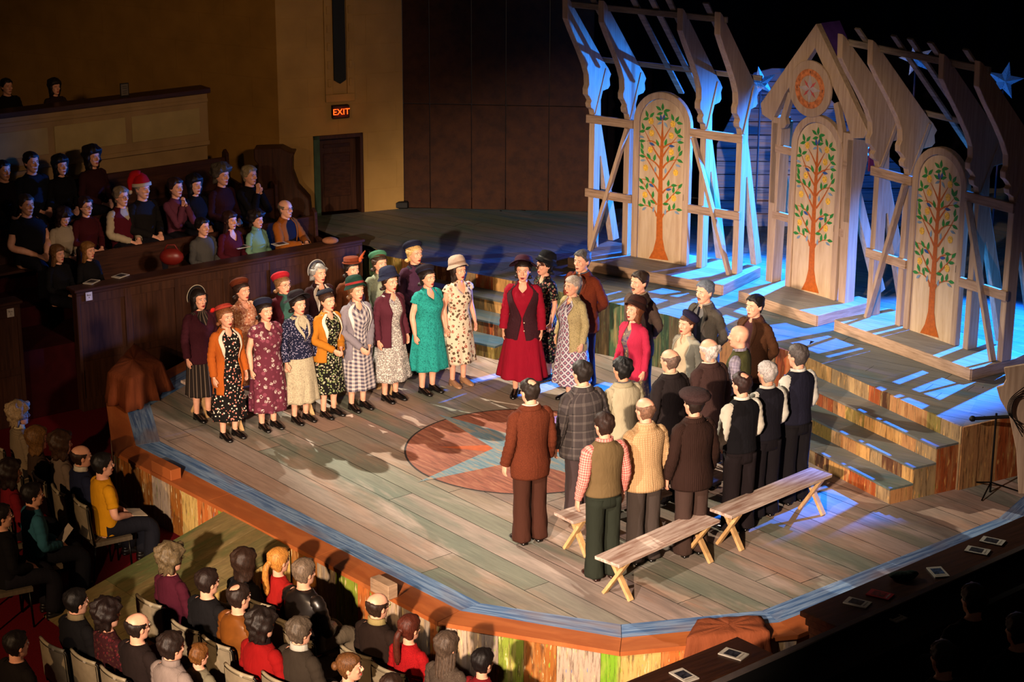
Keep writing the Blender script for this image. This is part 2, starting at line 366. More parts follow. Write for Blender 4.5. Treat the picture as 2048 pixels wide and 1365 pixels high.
def body_mesh(sex,pose,fat,hy,hp,seated,jaw=0):
    key=(sex,pose,fat,hy,hp,seated)
    if key in _bc: return _bc[key]
    mb=MB(); fd=MB(); dz=-.40 if seated else 0
    H=head_M(R(hy),R(hp)); N=22
    hb=MB(); hb.grid([[head_pt(2*PI*k/N,z) for k in range(N)] for z in np.interp(np.linspace(0,20,21),np.linspace(0,20,11),[r[0] for r in HT])],True,True,True)
    hb.tube([(0,-.086,1.612),(0,-.100,1.590),(0,-.116,1.562),(0,-.104,1.548)],[.007,.009,.014,.010],8)
    for s in (-1,1):
        hb.ell((s*.077,.008,1.578),(.010,.019,.031)); hb.ell((s*.031,-.089,1.612),(.022,.008,.007)); hb.ell((s*.036,-.070,1.562),(.024,.020,.020))
        hb.ell((s*.010,-.106,1.552),(.010,.010,.007))
    hb.ell((0,-.090,1.519),(.022,.010,.011)); hb.ell((0,-.084,1.486),(.020,.012,.014))
    for i in range(len(hb.v)): hb.v[i]=tuple(H@Vec(hb.v[i]))
    mb.add(hb.v,hb.f)
    nr=.050 if sex=='f' else .058
    mb.tube([(0,.016,1.38),(0,.012,1.44),H@Vec((0,.012,1.50)),H@Vec((0,.010,1.54))],[nr*1.25,nr,nr*.98,nr*.98],14)
    T=TB[sex]; rows=[]
    for z in np.linspace(1.45,.80,24): rows.append([spt(sex,2*PI*k/24,z,fat,-.03*max(0,min(1,(.88-z)/.08))) for k in range(24)])
    mb.grid(rows,True,True,True)
    if sex=='f':
        for s in(-1,1): mb.ell((s*.068,-.085,1.235),(.056,.040,.056))
    q=.90 if sex=='f' else 1.05
    for s in (-1,1):
        P=arm_path(sex,pose,s,fat); n=len(P)
        rr=np.interp(np.linspace(0,1,n),[0,.2,.45,.6,.75,1],[.050,.050,.043,.039,.040,.026])*q*(1+.2*fat)
        mb.tube(P,list(rr),12)
        S,E,Wp,ax=arm_pts(sex,pose,s,fat); d=(Wp-E).normalized()
        if pose=='down': d=Vec((d.x*.3,d.y*.5-.06,-1)).normalized()
        ax=(ax-d*ax.dot(d)).normalized(); nm=d.cross(ax)*(1 if pose!='down' else 1)
        inward=Vec((-s,0,0)) if pose=='down' else (Vec((0,0,-1)) if pose in('lap','rail') else (Vec((0,1,0)) if pose!='back' else Vec((0,1,0))))
        if nm.dot(inward)<0: nm=-nm
        hs=.92 if sex=='f' else 1.04
        Mh=Matrix((ax,d,nm)).transposed()
        mb.tube([Wp-d*.01,Wp+d*.02,Wp+d*.055*hs,Wp+d*.088*hs],[(.024*hs,.019*hs),(.030*hs,.016*hs),(.040*hs,.015*hs),(.038*hs,.012*hs)],12,side=ax)
        curl=.55 if pose=='down' else .9
        for j,(o,L) in enumerate(((-.029,.066),(-.0095,.076),(.0100,.072),(.028,.056))):
            if pose=='down': o=-o*-1
            a=Wp+d*.080*hs+ax*o*hs; dd=(d+ax*o*1.5).normalized(); pts=[a]
            ang=0
            for seg in (.42,.32,.26):
                ang+=curl*(.35+.1*j*.4); pts.append(pts[-1]+(dd*math.cos(ang)+nm*math.sin(ang))*L*seg*hs)
            mb.tube(pts,[.0105*hs,.0100*hs,.0093*hs,.0078*hs],7)
        ts=-1
        a=Wp+d*.028*hs+ax*ts*.026*hs; mb.tube([a,a+d*.022+ax*ts*.020+nm*.010,a+d*.046+ax*ts*.027+nm*.020,a+d*.062+ax*ts*.024+nm*.024],[.0125*hs,.0120*hs,.0105*hs,.0085*hs],7)
    lw=1. if sex=='m' else .95
    for s in (-1,1):
        if seated:
            pts=[(s*.085,.04,.90),(s*.095,-.10,.895),(s*.105,-.26,.895),(s*.110,-.40,.885),(s*.110,-.445,.84),(s*.110,-.44,.70),(s*.110,-.425,.60),(s*.110,-.415,.49)]
            rd=[.088,.085,.073,.060,.056,.056,.046,.036]
            fy=-.415; fz=.40; fx=.11
        else:
            pts=[(s*.086,.010,.84),(s*.088,.006,.72),(s*.090,.0,.58),(s*.090,.0,.48),(s*.090,.012,.36),(s*.088,.022,.22),(s*.088,.026,.09)]
            rd=[.090,.084,.066,.054,.056,.043,.035]; fy=.026; fz=0; fx=.088
        mb.tube(pts,[r*lw*(1+.15*fat) for r in rd],14)
        mb.tube([(s*fx,fy+.035,fz+.045),(s*fx,fy-.01,fz+.050),(s*(fx+.006),fy-.10,fz+.036),(s*(fx+.010),fy-.165,fz+.026),(s*(fx+.010),fy-.190,fz+.022)],[(.030,.040),(.036,.044),(.040,.030),(.036,.022),(.02,.012)],12,side=(1,0,0))
    for i in range(len(mb.v)):
        x,y,z=mb.v[i]; mb.v[i]=(x,y,z+dz)
    me=mb.mesh('body src'); o=bpy.data.objects.new('tmp',me); COL.objects.link(o)
    md=o.modifiers.new('r','REMESH'); md.mode='VOXEL'; md.voxel_size=.0085 ; md.use_smooth_shade=True
    s2=o.modifiers.new('s','SMOOTH'); s2.factor=.5; s2.iterations=2
    dg=bpy.context.evaluated_depsgraph_get(); me2=bpy.data.meshes.new_from_object(o.evaluated_get(dg)); me2.name='body'
    me2.polygons.foreach_set('use_smooth',[True]*len(me2.polygons))
    bpy.data.objects.remove(o); bpy.data.meshes.remove(me); me2.materials.clear(); me2.materials.append(None)
    _bc[key]=me2; return me2
def setmat(o,mat):
    if not o.data.materials: o.data.materials.append(None)
    o.material_slots[0].link='OBJECT'; o.material_slots[0].material=mat; return o
_shared={}
def shared(key,fn):
    if key not in _shared: _shared[key]=fn()
    me=_shared[key]
    if not me.materials: me.materials.append(None)
    return me
# ---- face pieces
def face(root,H,sex,lip='#a8423e',brow='#3a2a20',open_=0.,glasses=None):
    def eye(s):
        b=MB(); b.ell((s*.031,-.0905,1.592),(.0135,.006,.0065),10,6); return b.mesh('eye',None,True)
    def br(s):
        b=MB(); b.tube([(s*.013,-.098,1.609),(s*.030,-.099,1.6145),(s*.047,-.088,1.609)],[.0022,.0028,.0015],6); return b.mesh('eyebrow',None,True)
    def iris(s):
        b=MB(); b.ell((s*.031,-.0945,1.5925),(.0062,.0032,.0058),8,5); return b.mesh('iris',None,True)
    for s in (-1,1):
        e=setmat(link('eye',shared(('eye',s),lambda:eye(s)),root,H),plain('#cfc3b8',.3))
        setmat(link('iris',shared(('iris',s),lambda:iris(s)),e),plain('#1c120c',.25))
        setmat(link('eyebrow',shared(('brow',s),lambda:br(s)),root,H),hairm(brow))
    def lp():
        b=MB(); b.tube([(-.024,-.090,1.520),(-.010,-.101,1.5245),(0,-.1025,1.5235),(.010,-.101,1.5245),(.024,-.090,1.520)],[.002,.0042,.0040,.0042,.002],8)
        b.tube([(-.022,-.089,1.519),(-.010,-.099,1.5135-.010*open_),(0,-.101,1.5125-.012*open_),(.010,-.099,1.5135-.010*open_),(.022,-.089,1.519)],[.002,.0045,.0052,.0045,.002],8); return b.mesh('lips',None,True)
    setmat(link('lips',shared(('lips',open_),lp),root,H),plain(lip,.45))
    if open_>0:
        def mo():
            b=MB(); b.ell((0,-.094,1.518-.005*open_),(.015,.0075,.004+.005*open_),10,6); return b.mesh('mouth',None,True)
        setmat(link('mouth',shared(('mouth',open_),mo),root,H),plain('#2a0c0a',.5))
    if glasses:
        def gl():
            b=MB()
            for s in(-1,1):
                c=Vec((s*.032,-.104,1.590)); b.tube([c+Vec((math.cos(a)*.022,0,math.sin(a)*.017)) for a in np.linspace(0,2*PI,15)],.0016,5)
                b.tube([(s*.054,-.102,1.594),(s*.076,-.06,1.594),(s*.080,.01,1.588)],.0016,5)
            b.tube([(-.011,-.107,1.592),(.011,-.107,1.592)],.0016,5); return b.mesh('glasses',None,True)
        setmat(link('glasses',shared('glasses',gl),root,H),plain(glasses,.3,.6))
# ---- hair
def sst(a,b,x):
    t=max(0,min(1,(x-a)/(b-a))); return t*t*(3-2*t)
def hair_mesh(style,seed=0,hatted=False):
    rnd=random.Random(seed); ph=[rnd.uniform(0,6) for _ in range(6)]
    prm={'short':(.013,1.50,0,.003),'curly':(.034,1.49,0,.011),'bob':(.026,1.455,0,.004),'wavy':(.030,1.47,0,.008),'bun':(.012,1.485,0,.002),'roll':(.020,1.485,0,.004),
         'ring':(.010,1.50,1,.003),'fluffring':(.024,1.485,1,.007),'top':(.018,1.50,0,.005),'long':(.020,1.46,0,.004),'thin':(.010,1.50,2,.003),'tail':(.013,1.49,0,.002)}[style]
    T,back,bald,ns=prm; N,Mr=36,24; mb=MB(); C=Vec((0,.004,1.585)); rows=[]
    zs=list(np.linspace(1.452,1.701,Mr))
    for z in zs:
        row=[]
        for k in range(N):
            th=2*PI*k/N; a=abs((th+PI)%(2*PI)-PI); zz=max(z,1.469)
            p=head_pt(th,max(z,1.545 if style in('bob','wavy','curly','long') else 1.515)); p.z=z; ph_=head_pt(th,zz); ph_.z=z
            if style=='top' or style=='short': fl=1.655+.008*math.sin(3*a)
            else: fl=1.648
            side=1.585 if style not in('bob','long','wavy') else 1.50
            line=np.interp(math.degrees(a),[0,38,62,80,100,125,180],[fl,fl-.004,1.628,side,side-.035 if style in('bob','long','wavy') else 1.553,back+.015,back])
            c=sst(line-.012,line+.008,z)
            if bald==1: c*=1-sst(1.618,1.640,z-.02*max(0,(a-PI/2)))  ; c*=sst(R(58),R(72),a)
            if bald==2: c*=1-(1-sst(.025,.055,math.hypot(p.x,p.y-.035)))*sst(1.64,1.67,z)
            t=T*(1+.5*math.sin(a)*(1 if style in('bob','wavy','curly','roll') else .2))
            nz=ns*(math.sin(7*th+ph[0]+40*z)+math.sin(11*th+ph[1]-60*z)+math.sin(90*z+ph[2]+3*th))*min(1,math.hypot(p.x,p.y)/.07)*(.35 if z>1.68 else 1)
            if hatted: t=t+(.004-t)*sst(1.615,1.645,z-.12*(p.y))
            f=(1+(t+nz*(.2 if hatted and z>1.6 else 1))/.095) if c>.01 else .9
            q_=C+(ph_-C)*.9
            if z<1.47: q_=Vec((ph_.x*.5,.01,z))
            row.append(q_.lerp(C+(p-C)*f,c))
        rows.append(row)
    mb.grid(rows,True,True,True)
    if style=='bun': mb.ell((0,.115,1.60),(.040,.032,.038),12,8)
    if style=='roll': mb.tube([(-.085,.03,1.50),(-.06,.085,1.485),(0,.105,1.48),(.06,.085,1.485),(.085,.03,1.50)],[.018,.024,.027,.024,.018],10)
    if style=='tail':
        mb.ell((0,.105,1.60),(.03,.03,.03)); mb.tube(bez([(0,.11,1.60),(0,.150,1.56),(.01,.150,1.47),(.015,.135,1.36),(.02,.13,1.29)],4),[.016]+[.028]*6+[.030]*6+[.025]*2+[.012]*2,10)
    if style in('long',):
        for j in range(9):
            a=R(95+j*21.5) ; x=math.sin(a-R(0))*.078; th=a
            p=head_pt(a,1.52); e=Vec((p.x*1.35,p.y*1.0+.045,1.32+rnd.uniform(-.03,.02)))
            mb.tube(bez([p+Vec((0,0,.06)),p*1.0+Vec((p.x*.15,.012,-.03)),e],4),[.022,.025,.027,.027,.026,.024,.022,.018,.008],8)
    if style=='wavy':
        for j in range(7):
            a=R(90+j*30); p=head_pt(a,1.50); mb.ell((p.x*1.15,p.y*1.1+.01,1.465+rnd.uniform(-.01,.01)),(.030,.030,.038))
    me=mb.mesh('hair',None,True); return me
def hair(root,H,style,col,seed=0,hatted=False):
    if style=='none': return
    o=link('hair',shared(('hair',style,seed%3,hatted),lambda:hair_mesh(style,seed%3,hatted)),root,H); setmat(o,hairm(col)); return o
# ---- hats
HC=Vec((0,.01,1.63))
def hat(root,H,kind,mat,band=None,extra=None):
    def mk(fn): return fn()
    b=MB(); tilt=Matrix.Rotation(R(-8),3,'X'); C=Vec((0,.010,1.635)); sub=None
    if kind=='cloche':
        tilt=Matrix.Rotation(R(-20),3,'X'); C=C+Vec((0,.018,.008))
        b.lathe([(.128,-.020),(.122,-.008),(.104,.004),(.101,.03),(.097,.06),(.083,.090),(.055,.106),(.02,.112),(.002,.113)],C,26,.93,1.12,tilt,cap1=True,wav=lambda a,r:-.018*sst(.105,.13,r)*(1-math.cos(2*a))/2)
        sub=[(.1035,.006),(.1045,.012),(.1030,.030),(.1000,.032)]
    elif kind=='brim':
        C=C+Vec((0,.018,.012))
        b.lathe([(.155,-.006),(.150,.0),(.104,.006),(.100,.03),(.096,.055),(.080,.078),(.05,.090),(.002,.094)],C,28,.95,1.12,Matrix.Rotation(R(-24),3,'X'),cap1=True,wav=lambda a,r:.022*sst(.11,.155,r)*math.cos(2*a))
        sub=[(.1045,.008),(.1055,.014),(.1035,.030),(.1005,.032)]; tilt=Matrix.Rotation(R(-24),3,'X')
    elif kind=='beret':
        tilt=Matrix.Rotation(R(14),3,'Y')@Matrix.Rotation(R(-30),3,'X'); b.lathe([(.088,-.014),(.096,.004),(.108,.022),(.108,.040),(.094,.056),(.066,.068),(.02,.074),(.002,.075)],C+Vec((0,.032,.008)),26,.95,1.08,tilt,cap1=True); C=C+Vec((0,.032,.008)); sub=[(.0885,-.008),(.0935,-.008),(.095,.006),(.092,.010)]
    elif kind=='small':
        tilt=Matrix.Rotation(R(-24),3,'X'); b.lathe([(.084,-.006),(.100,.000),(.100,.008),(.088,.016),(.082,.034),(.055,.046),(.002,.050)],C+Vec((0,.030,.030)),24,1,1.1,tilt,cap0=True,cap1=True); C=C+Vec((0,.030,.030)); sub=[(.084,.018),(.087,.018),(.086,.030),(.081,.030)]
    elif kind=='pill':
        tilt=Matrix.Rotation(R(-6),3,'X'); b.lathe([(.086,0),(.108,.004),(.109,.010),(.088,.016),(.090,.062),(.08,.070),(.002,.072)],C+Vec((0,-.005,.024)),24,.96,1.12,tilt,cap0=True,cap1=True); C=C+Vec((0,-.005,.024)); sub=[(.0895,.016),(.0925,.017),(.0925,.032),(.090,.033)]
    elif kind=='cap':
        tilt=Matrix.Rotation(R(-4),3,'X'); b.lathe([(.094,-.012),(.100,.004),(.130,.024),(.136,.042),(.118,.064),(.07,.078),(.02,.083),(.002,.084)],C,26,.98,1.10,tilt,cap1=True)
        b.prism([(math.sin(a)*.085,math.cos(a)*.055) for a in np.linspace(-PI/2,PI/2,13)],C+Vec((0,-.085,.004)),(1,0,0),(0,-1,-.25),(0,0,1),.010)
        sub=None
    elif kind=='halo':
        b.tube([C+Vec((math.cos(a)*.106,.045,math.sin(a)*.112-.03)) for a in np.linspace(-.35,PI+.35,24)],.012,8)
        b.tube([C+Vec((math.cos(a)*.096,.02,math.sin(a)*.095-.02)) for a in np.linspace(-.2,PI+.2,20)],.008,8)
    elif kind=='santa':
        tilt=Matrix.Rotation(R(-8),3,'X'); b.lathe([(.100,.0),(.098,.03),(.086,.07),(.07,.10),(.03,.13),(.002,.135)],C,22,.95,1.12,tilt,cap1=True); b.tube(bez([C+Vec((0,.02,.10)),C+Vec((-.05,.06,.11)),C+Vec((-.10,.07,.04)),C+Vec((-.115,.06,-.05))],4),[.055]*3+[.05]*3+[.04]*3+[.03,.025,.02,.02],10)
        sub=[(.096,-.016),(.114,-.012),(.114,.020),(.096,.026)]
    o=part(kind+'_hat' if kind not in('beret','cap') else ('beret' if kind=='beret' else 'flat_cap'),b,mat,root,True); o.name={'beret':'beret','cap':'flat_cap'}.get(kind,'hat'); o.matrix_local=H@Matrix.Translation(HC)@Matrix.Diagonal((1.1,1.06,1.12,1))@Matrix.Translation(-HC)
    if band and sub:
        s=MB(); s.lathe(sub,C,26,.93 if kind!='pill' else .96,1.12,tilt); part('hat_band',s,band,o,True)
    if kind=='halo':
        s=MB(); s.tube([C+Vec((math.cos(a)*.116,.036,math.sin(a)*.123-.03)) for a in np.linspace(-.35,PI+.35,24)],.004,6); part('hat_trim',s,band,o,True)
    if kind=='santa':
        s=MB(); s.ell(C+Vec((-.118,.06,-.07)),(.028,.028,.028)); part('pompom',s,band,o,True)
    if extra=='feather':
        s=MB()
        for k in range(7):
            a=k*.25; s.tube([C+Vec((.05,-.06,.04)),C+Vec((.08+.01*k,-.075,.06+.012*k)),C+Vec((.125-.006*k,-.07,.055+.02*math.sin(k*2)))],[.006,.012,.002],6)
        s.ell(C+Vec((.065,-.085,.04)),(.022,.016,.022)); part('feather_trim',s,cloth('#b0502a'),o,True)
    if extra=='bow':
        s=MB(); s.ell(C+Vec((-.11,.03,-.0)),(.030,.012,.022)); s.ell(C+Vec((-.10,.06,-.02)),(.028,.014,.018)); part('bow',s,cloth('#c2221c'),o,True)
    return o
# ---- garments
def torso_garment(root,name,mat,sex,dz=0,fat=0,off=.012,zb=.80,neck=('round',.02),hem=None,fold=(0,9),alpha=None,vdrop=.10,skirt=None,waist=None,solid=.006,label=None,ph=0.):
    """loft around the torso; alpha(z) = half angle of the front opening"""
    N=48; Mr=30; mb=MB(); rows=[]; closed=alpha is None; ncol=N if closed else N+1
    kind,dr=neck
    for i in range(Mr):
        t=i/(Mr-1); row=[]
        for j in range(ncol):
            if closed: th=2*PI*j/N
            else:
                zz=1.43*(1-t)+zb*t; al=alpha(zz); th=al+(2*PI-2*al)*j/N
            a=abs((th+PI)%(2*PI)-PI)
            zt=1.448+(.006 if kind!='wide' else -.02)
            if kind=='v': zt-=dr*max(0,1-a/R(48))
            elif kind=='round': zt-=dr*max(0,math.cos(min(a,PI/2)))**2
            elif kind=='high': zt+=.022
            elif kind=='wide': zt-=dr*max(0,math.cos(min(a,PI/2)))
            z=zt+(zb-zt)*(t**.85)
            o2=off
            if skirt and z<.90:
                u=min(1,(.90-z)/(.90-zb)); hw0,hd0,yc=sect(sex,.90,fat,off); hw=hw0+(skirt[0]-hw0)*u**.8; hd=hd0+(skirt[1]-hd0)*u**.8
                f=1+fold[0]*u*math.sin(fold[1]*th+ph)+fold[0]*.5*u*math.sin((fold[1]*1.7)//1*th+1.3+ph)
                p=Vec((math.sin(th)*hw*f,yc-math.cos(th)*hd*f,z))
            else:
                if waist and not skirt: pass
                if hem and z<1.05:
                    u=(1.05-z)/max(.01,1.05-zb); o2=off+hem*u
                if waist: o2+=waist*math.exp(-((z-1.05)/.05)**2)
                f=1
                if not skirt and fold[0]: f=1+fold[0]*sst(1.2,zb,z)*math.sin(fold[1]*th+ph)
                hw,hd,yc=sect(sex,z,fat,o2)
                if sex=='f' and z>1.1: hd+=.022*math.exp(-((z-1.235)/.075)**2)*max(0,math.cos(th))
                p=Vec((math.sin(th)*hw*f,yc-math.cos(th)*hd*f,z))
            p.z+=dz; row.append(p)
        rows.append(row)
    mb.grid(rows,closed,False,False,lambda a,c:(c/N*1.05,a/(Mr-1)*(1.45-zb)))
    o=part(name,mb,mat,root,True)
    if solid:
        s=o.modifiers.new('thickness','SOLIDIFY'); s.thickness=solid; s.offset=1; s.use_rim=True
    if label: o['label']=label
    return o
def sleeves(root,mat,sex,pose,dz=0,fat=0,off=.012,t1=1.0,cuff=0.,name='sleeve',puff=0,hsc=1.):
    q=.90 if sex=='f' else 1.05
    for s in(-1,1):
        P=arm_path(sex,pose,s,fat,6); n=len(P); k=max(4,int(round(n*t1))); P=P[:k] if t1<1 else P
        rr=np.interp(np.linspace(0,1,n),[0,.2,.45,.6,.75,1],[.050,.050,.043,.039,.040,.028])*q*(1+.2*fat)
        rad=[]
        for i in range(len(P)):
            u=i/(len(P)-1); w=.004*math.sin(i*2.1+s)*(1 if i>3 else 0)
            rad.append(rr[i]+off+w+puff*math.sin(PI*u)**2+cuff*u**3)
        mb=MB(); mb.tube([p+Vec((0,0,dz)) for p in P],rad,14,False,uv=True)
        o=part(name,mb,mat,root,True); m_=o.modifiers.new('thickness','SOLIDIFY'); m_.thickness=.005; m_.offset=-1
def collar(root,mat,sex,dz=0,al=R(30),r0=.064,r1=.092,z0=1.472,z1=1.415,name='collar',off=0.):
    mb=MB(); rows=[]; N=24; q=1.0 if sex=='f' else 1.12
    for (r,z,zz) in ((r0,z0-.028,0),(r0*1.02,z0,0),(r0*1.15,z0-.004,0),(r1*.9,(z0+z1)/2-.004,0),(r1,z1,0)):
        rows.append([Vec((math.sin(al+(2*PI-2*al)*j/N)*r*q,.008-math.cos(al+(2*PI-2*al)*j/N)*r*q*.86,z+dz-.022*max(0,math.cos(al+(2*PI-2*al)*j/N)))) for j in range(N+1)])
    mb.grid(rows,False,uvs=lambda a,c:(c/N*.4,a*.02)); o=part(name,mb,mat,root,True); s=o.modifiers.new('thickness','SOLIDIFY'); s.thickness=.004; return o
def lapels(root,mat,sex,alpha,dz=0,fat=0,off=.022,z0=1.435,z1=1.12,wd=.05,name='lapel'):
    for s in(-1,1):
        mb=MB(); rows=[]
        for i in range(12):
            t=i/11; z=z0+(z1-z0)*t; a=alpha(z); hw,hd,yc=sect(sex,z,fat,off)
            if sex=='f': hd+=.022*math.exp(-((z-1.235)/.075)**2)
            ww=wd*(math.sin(PI*min(1,t*1.05+.12))**.6 if t<.97 else .1)
            rows.append([Vec((s*math.sin(a+ww*q/hw)*hw,yc-math.cos(a+ww*q/hw)*hd,z+dz)) for q in(-.15,.3,.7,1)])
        mb.grid(rows,False,uvs=lambda a,c:(c*.015,a*.03)); o=part(name,mb,mat,root,True); x=o.modifiers.new('thickness','SOLIDIFY'); x.thickness=.006; x.offset=1
def trousers(root,mat,sex='m',seated=False,wide=0.,fat=0):
    mb=MB(); dz=-.40 if seated else 0
    rows=[[spt(sex,2*PI*k/28,z,fat,.010)+Vec((0,0,dz)) for k in range(28)] for z in (1.04,1.0,.95,.90,.86,.82,.78)]
    if seated: rows=rows[:5]
    mb.grid(rows,True,False,True,lambda a,c:(c/28,a*.05))
    for s in(-1,1):
        if seated:
            pts=[(s*.085,.05,.905),(s*.092,-.08,.905),(s*.100,-.24,.905),(s*.108,-.38,.895),(s*.110,-.455,.845),(s*.110,-.465,.74),(s*.110,-.45,.62),(s*.110,-.44,.50)]
            rd=[.105,.102,.092,.080,.080,.083,.080,.082]
            mb.tube([(a,b,c+dz) for a,b,c in bez(pts,2)],list(np.interp(np.linspace(0,7,15),range(8),rd)),14,True,uv=True)
        else:
            zs=[.87,.80,.70,.60,.50,.42,.34,.26,.18,.11,.065,.045]; rows=[]
            rx=[.092,.092,.090,.086,.082,.082,.084,.087,.090,.093,.092,.088]; ry=[.118,.112,.102,.096,.092,.092,.093,.096,.099,.102,.104,.100]
            for i,z in enumerate(zs):
                row=[]
                for k in range(22):
                    a=2*PI*k/22; f=1+.035*math.sin(5*a+z*25)*(1 if i>2 else .3)*(1.6 if z<.2 else 1); c=.012*max(0,math.cos(a))**6
                    row.append((s*(.090+.008*(1-z))+math.sin(a)*(rx[i]+wide*(1-z))*f,.012+.008*(1 if z<.3 else 0)-math.cos(a)*(ry[i]+wide*(1-z))*f-c,z))
                rows.append(row)
            mb.grid(rows,True,True,True,lambda a,c:(c/22*.55,a*.08))
    return part('trousers',mb,mat,root,True)
def shoes(root,mat,seated=False,heel=0.,name='shoe',oxford=False):
    for s in(-1,1):
        fy,fz,fx=(-.415,0,.11) if seated else (.026,0,.088)
        def sh():
            b=MB(); X=lambda r:r*s
            b.tube([(X(fx),fy+.052,fz+.035+heel*.5),(X(fx),fy+.035,fz+.040+heel*.6),(X(fx),fy-.01,fz+.045+heel*.6),(X(fx+.006),fy-.08,fz+.036+heel*.2),(X(fx+.010),fy-.15,fz+.028),(X(fx+.012),fy-.195,fz+.024),(X(fx+.012),fy-.215,fz+.018)],[(.018,.026),(.034,.040),(.042,.046),(.046,.036),(.048,.028),(.038,.022),(.012,.010)],14,side=(1,0,0))
            b.tube([(X(fx),fy+.010,fz+.06+heel*.6),(X(fx),fy+.008,fz+.095)],[(.038,.044),(.036,.040)],12,side=(1,0,0))
            b.box((X(fx),fy+.020,fz+.012+heel*.2),(.055,.06,.024+heel*.4)); return b.mesh('shoe',None,True)
        setmat(link(name,shared(('shoe',s,seated,heel),sh),root),mat)
def belt(root,mat,sex,fat,off,z=1.03,dz=0):
    b=MB(); rows=[[spt(sex,2*PI*k/32,z+e,fat,off+o)+Vec((0,0,dz)) for k in range(32)] for e,o in((-.014,0),(-.014,.005),(.014,.005),(.014,0))]
    b.grid(rows,True); part('belt',b,mat,root,True)
def buttons(root,mat,sex,fat,off,zs,x=0.,dz=0,extra=.0):
    for z in zs:
        b=MB(); hw,hd,yc=sect(sex,z,fat,off); hd+=(.022*math.exp(-((z-1.235)/.075)**2) if sex=='f' else 0)+extra; th=math.asin(max(-.9,min(.9,x/hw)))
        b.ell((x,yc-math.cos(th)*hd-.004,z+dz),(.009,.004,.009),8,5); part('button',b,mat,root,True)
def full_open(a): return lambda z:a
def vee(z0,zbtn,amax,amin=R(2),low=None):
    def f(z):
        if z>=zbtn: return amin+(amax-amin)*min(1,(z-zbtn)/(z0-zbtn))
        if low is not None: return amin+(low-amin)*min(1,(zbtn-z)/.35)
        return amin
    return f
SK='#dba488'
def person(loc,h,phi,sex,pose,label,cat='person',group=None,hy=0,hp=0,sk=SK,hs='short',hc='#2a1a12',fat=0,seated=False,lip=None,open_=0.,glasses=None,brow=None,seed=0,name='person',hatted=False):
    root=thing(name,label,cat,loc,R(phi),group); s=h/1.70; root.scale=(s,s,s)
    dz=-.40 if seated else 0; H=head_M(R(hy),R(hp)); H=Matrix.Translation((0,0,dz))@H
    body=link('body',body_mesh(sex,pose,fat,hy,hp,seated),root); setmat(body,skin(sk))
    face(root,H,sex,lip or ('#a83a36' if sex=='f' else '#a5604e'),brow or ('#2c1c14'),open_,glasses)
    hair(root,H,hs,hc,seed,hatted)
    return root,H,dz
def at_feet(px,py,z=0): return W(px,py,z)
def at_head(px,py,h,z=0):   # top of head seen at (px,py), standing on z
    p=W(px,py,z+h); return Vec((p.x,p.y,z))
C_=cloth
# ---- performer wardrobe
def woman(loc,h,phi,label,dress,neck=('v',.11),hem=(.255,.205),zb=.30,sl=None,pose='down',cardi=None,cal=R(38),czb=.74,hat_=None,hs='roll',hc='#2a1a12',shoe='#0c0a0a',fat=0,group=None,bl=None,lapel=None,**k):
    root,H,dz=person(loc,h,phi,'f',pose,label,group=group,fat=fat,hs=hs,hc=hc,open_=k.pop('open_',.6),hatted=bool(hat_),**k)
    fo=fat
    ph=random.uniform(0,6)
    if bl:   # separate blouse or jacket with skirt
        torso_garment(root,'skirt',dress,'f',0,fo,.016,zb,('round',0),None,(.075,9),None,0,hem,ph=ph)
        torso_garment(root,bl.get('name','blouse'),bl['m'],'f',0,fo,bl.get('off',.024),bl.get('zb',.80),bl.get('neck',neck),bl.get('hem',.02),(.0,0),bl.get('alpha'))
        sleeves(root,bl['m'],'f',pose,0,fo,.018,1.0,cuff=.006)
        if bl.get('col'): lapels(root,bl['col'],'f',lambda z:R(3)+R(26)*max(0,(z-1.14)/.30),0,fo,bl.get('off',.024)+.003,1.44,1.13,.045)
        if bl.get('btn'): buttons(root,plain('#c9b8a0',.4),'f',fo,bl.get('off',.024),(1.10,1.02,.94,.86),.0)
    else:
        torso_garment(root,'dress',dress,'f',0,fo,.012,zb,neck,None,(.075,8),None,0,hem,waist=-.004,ph=ph)
        if sl: sleeves(root,dress,'f',pose,0,fo,.016,sl,cuff=.012)
    if cardi:
        al=cal if callable(cal) else full_open(cal)
        torso_garment(root,'cardigan' if k.get('nm') is None else k['nm'],cardi,'f',0,fo,.026,czb,('round',.0),.030,(.012,7),al,ph=ph)
        sleeves(root,cardi,'f',pose,0,fo,.015,1.0,cuff=.006)
        if lapel: lapels(root,lapel,'f',al,0,fo,.032,1.44,1.06,.05,'collar_flap')
    if hat_: hat(root,H,*hat_)
    shoes(root,plain(shoe,.25,0,.6),False,.012)
    return root,H
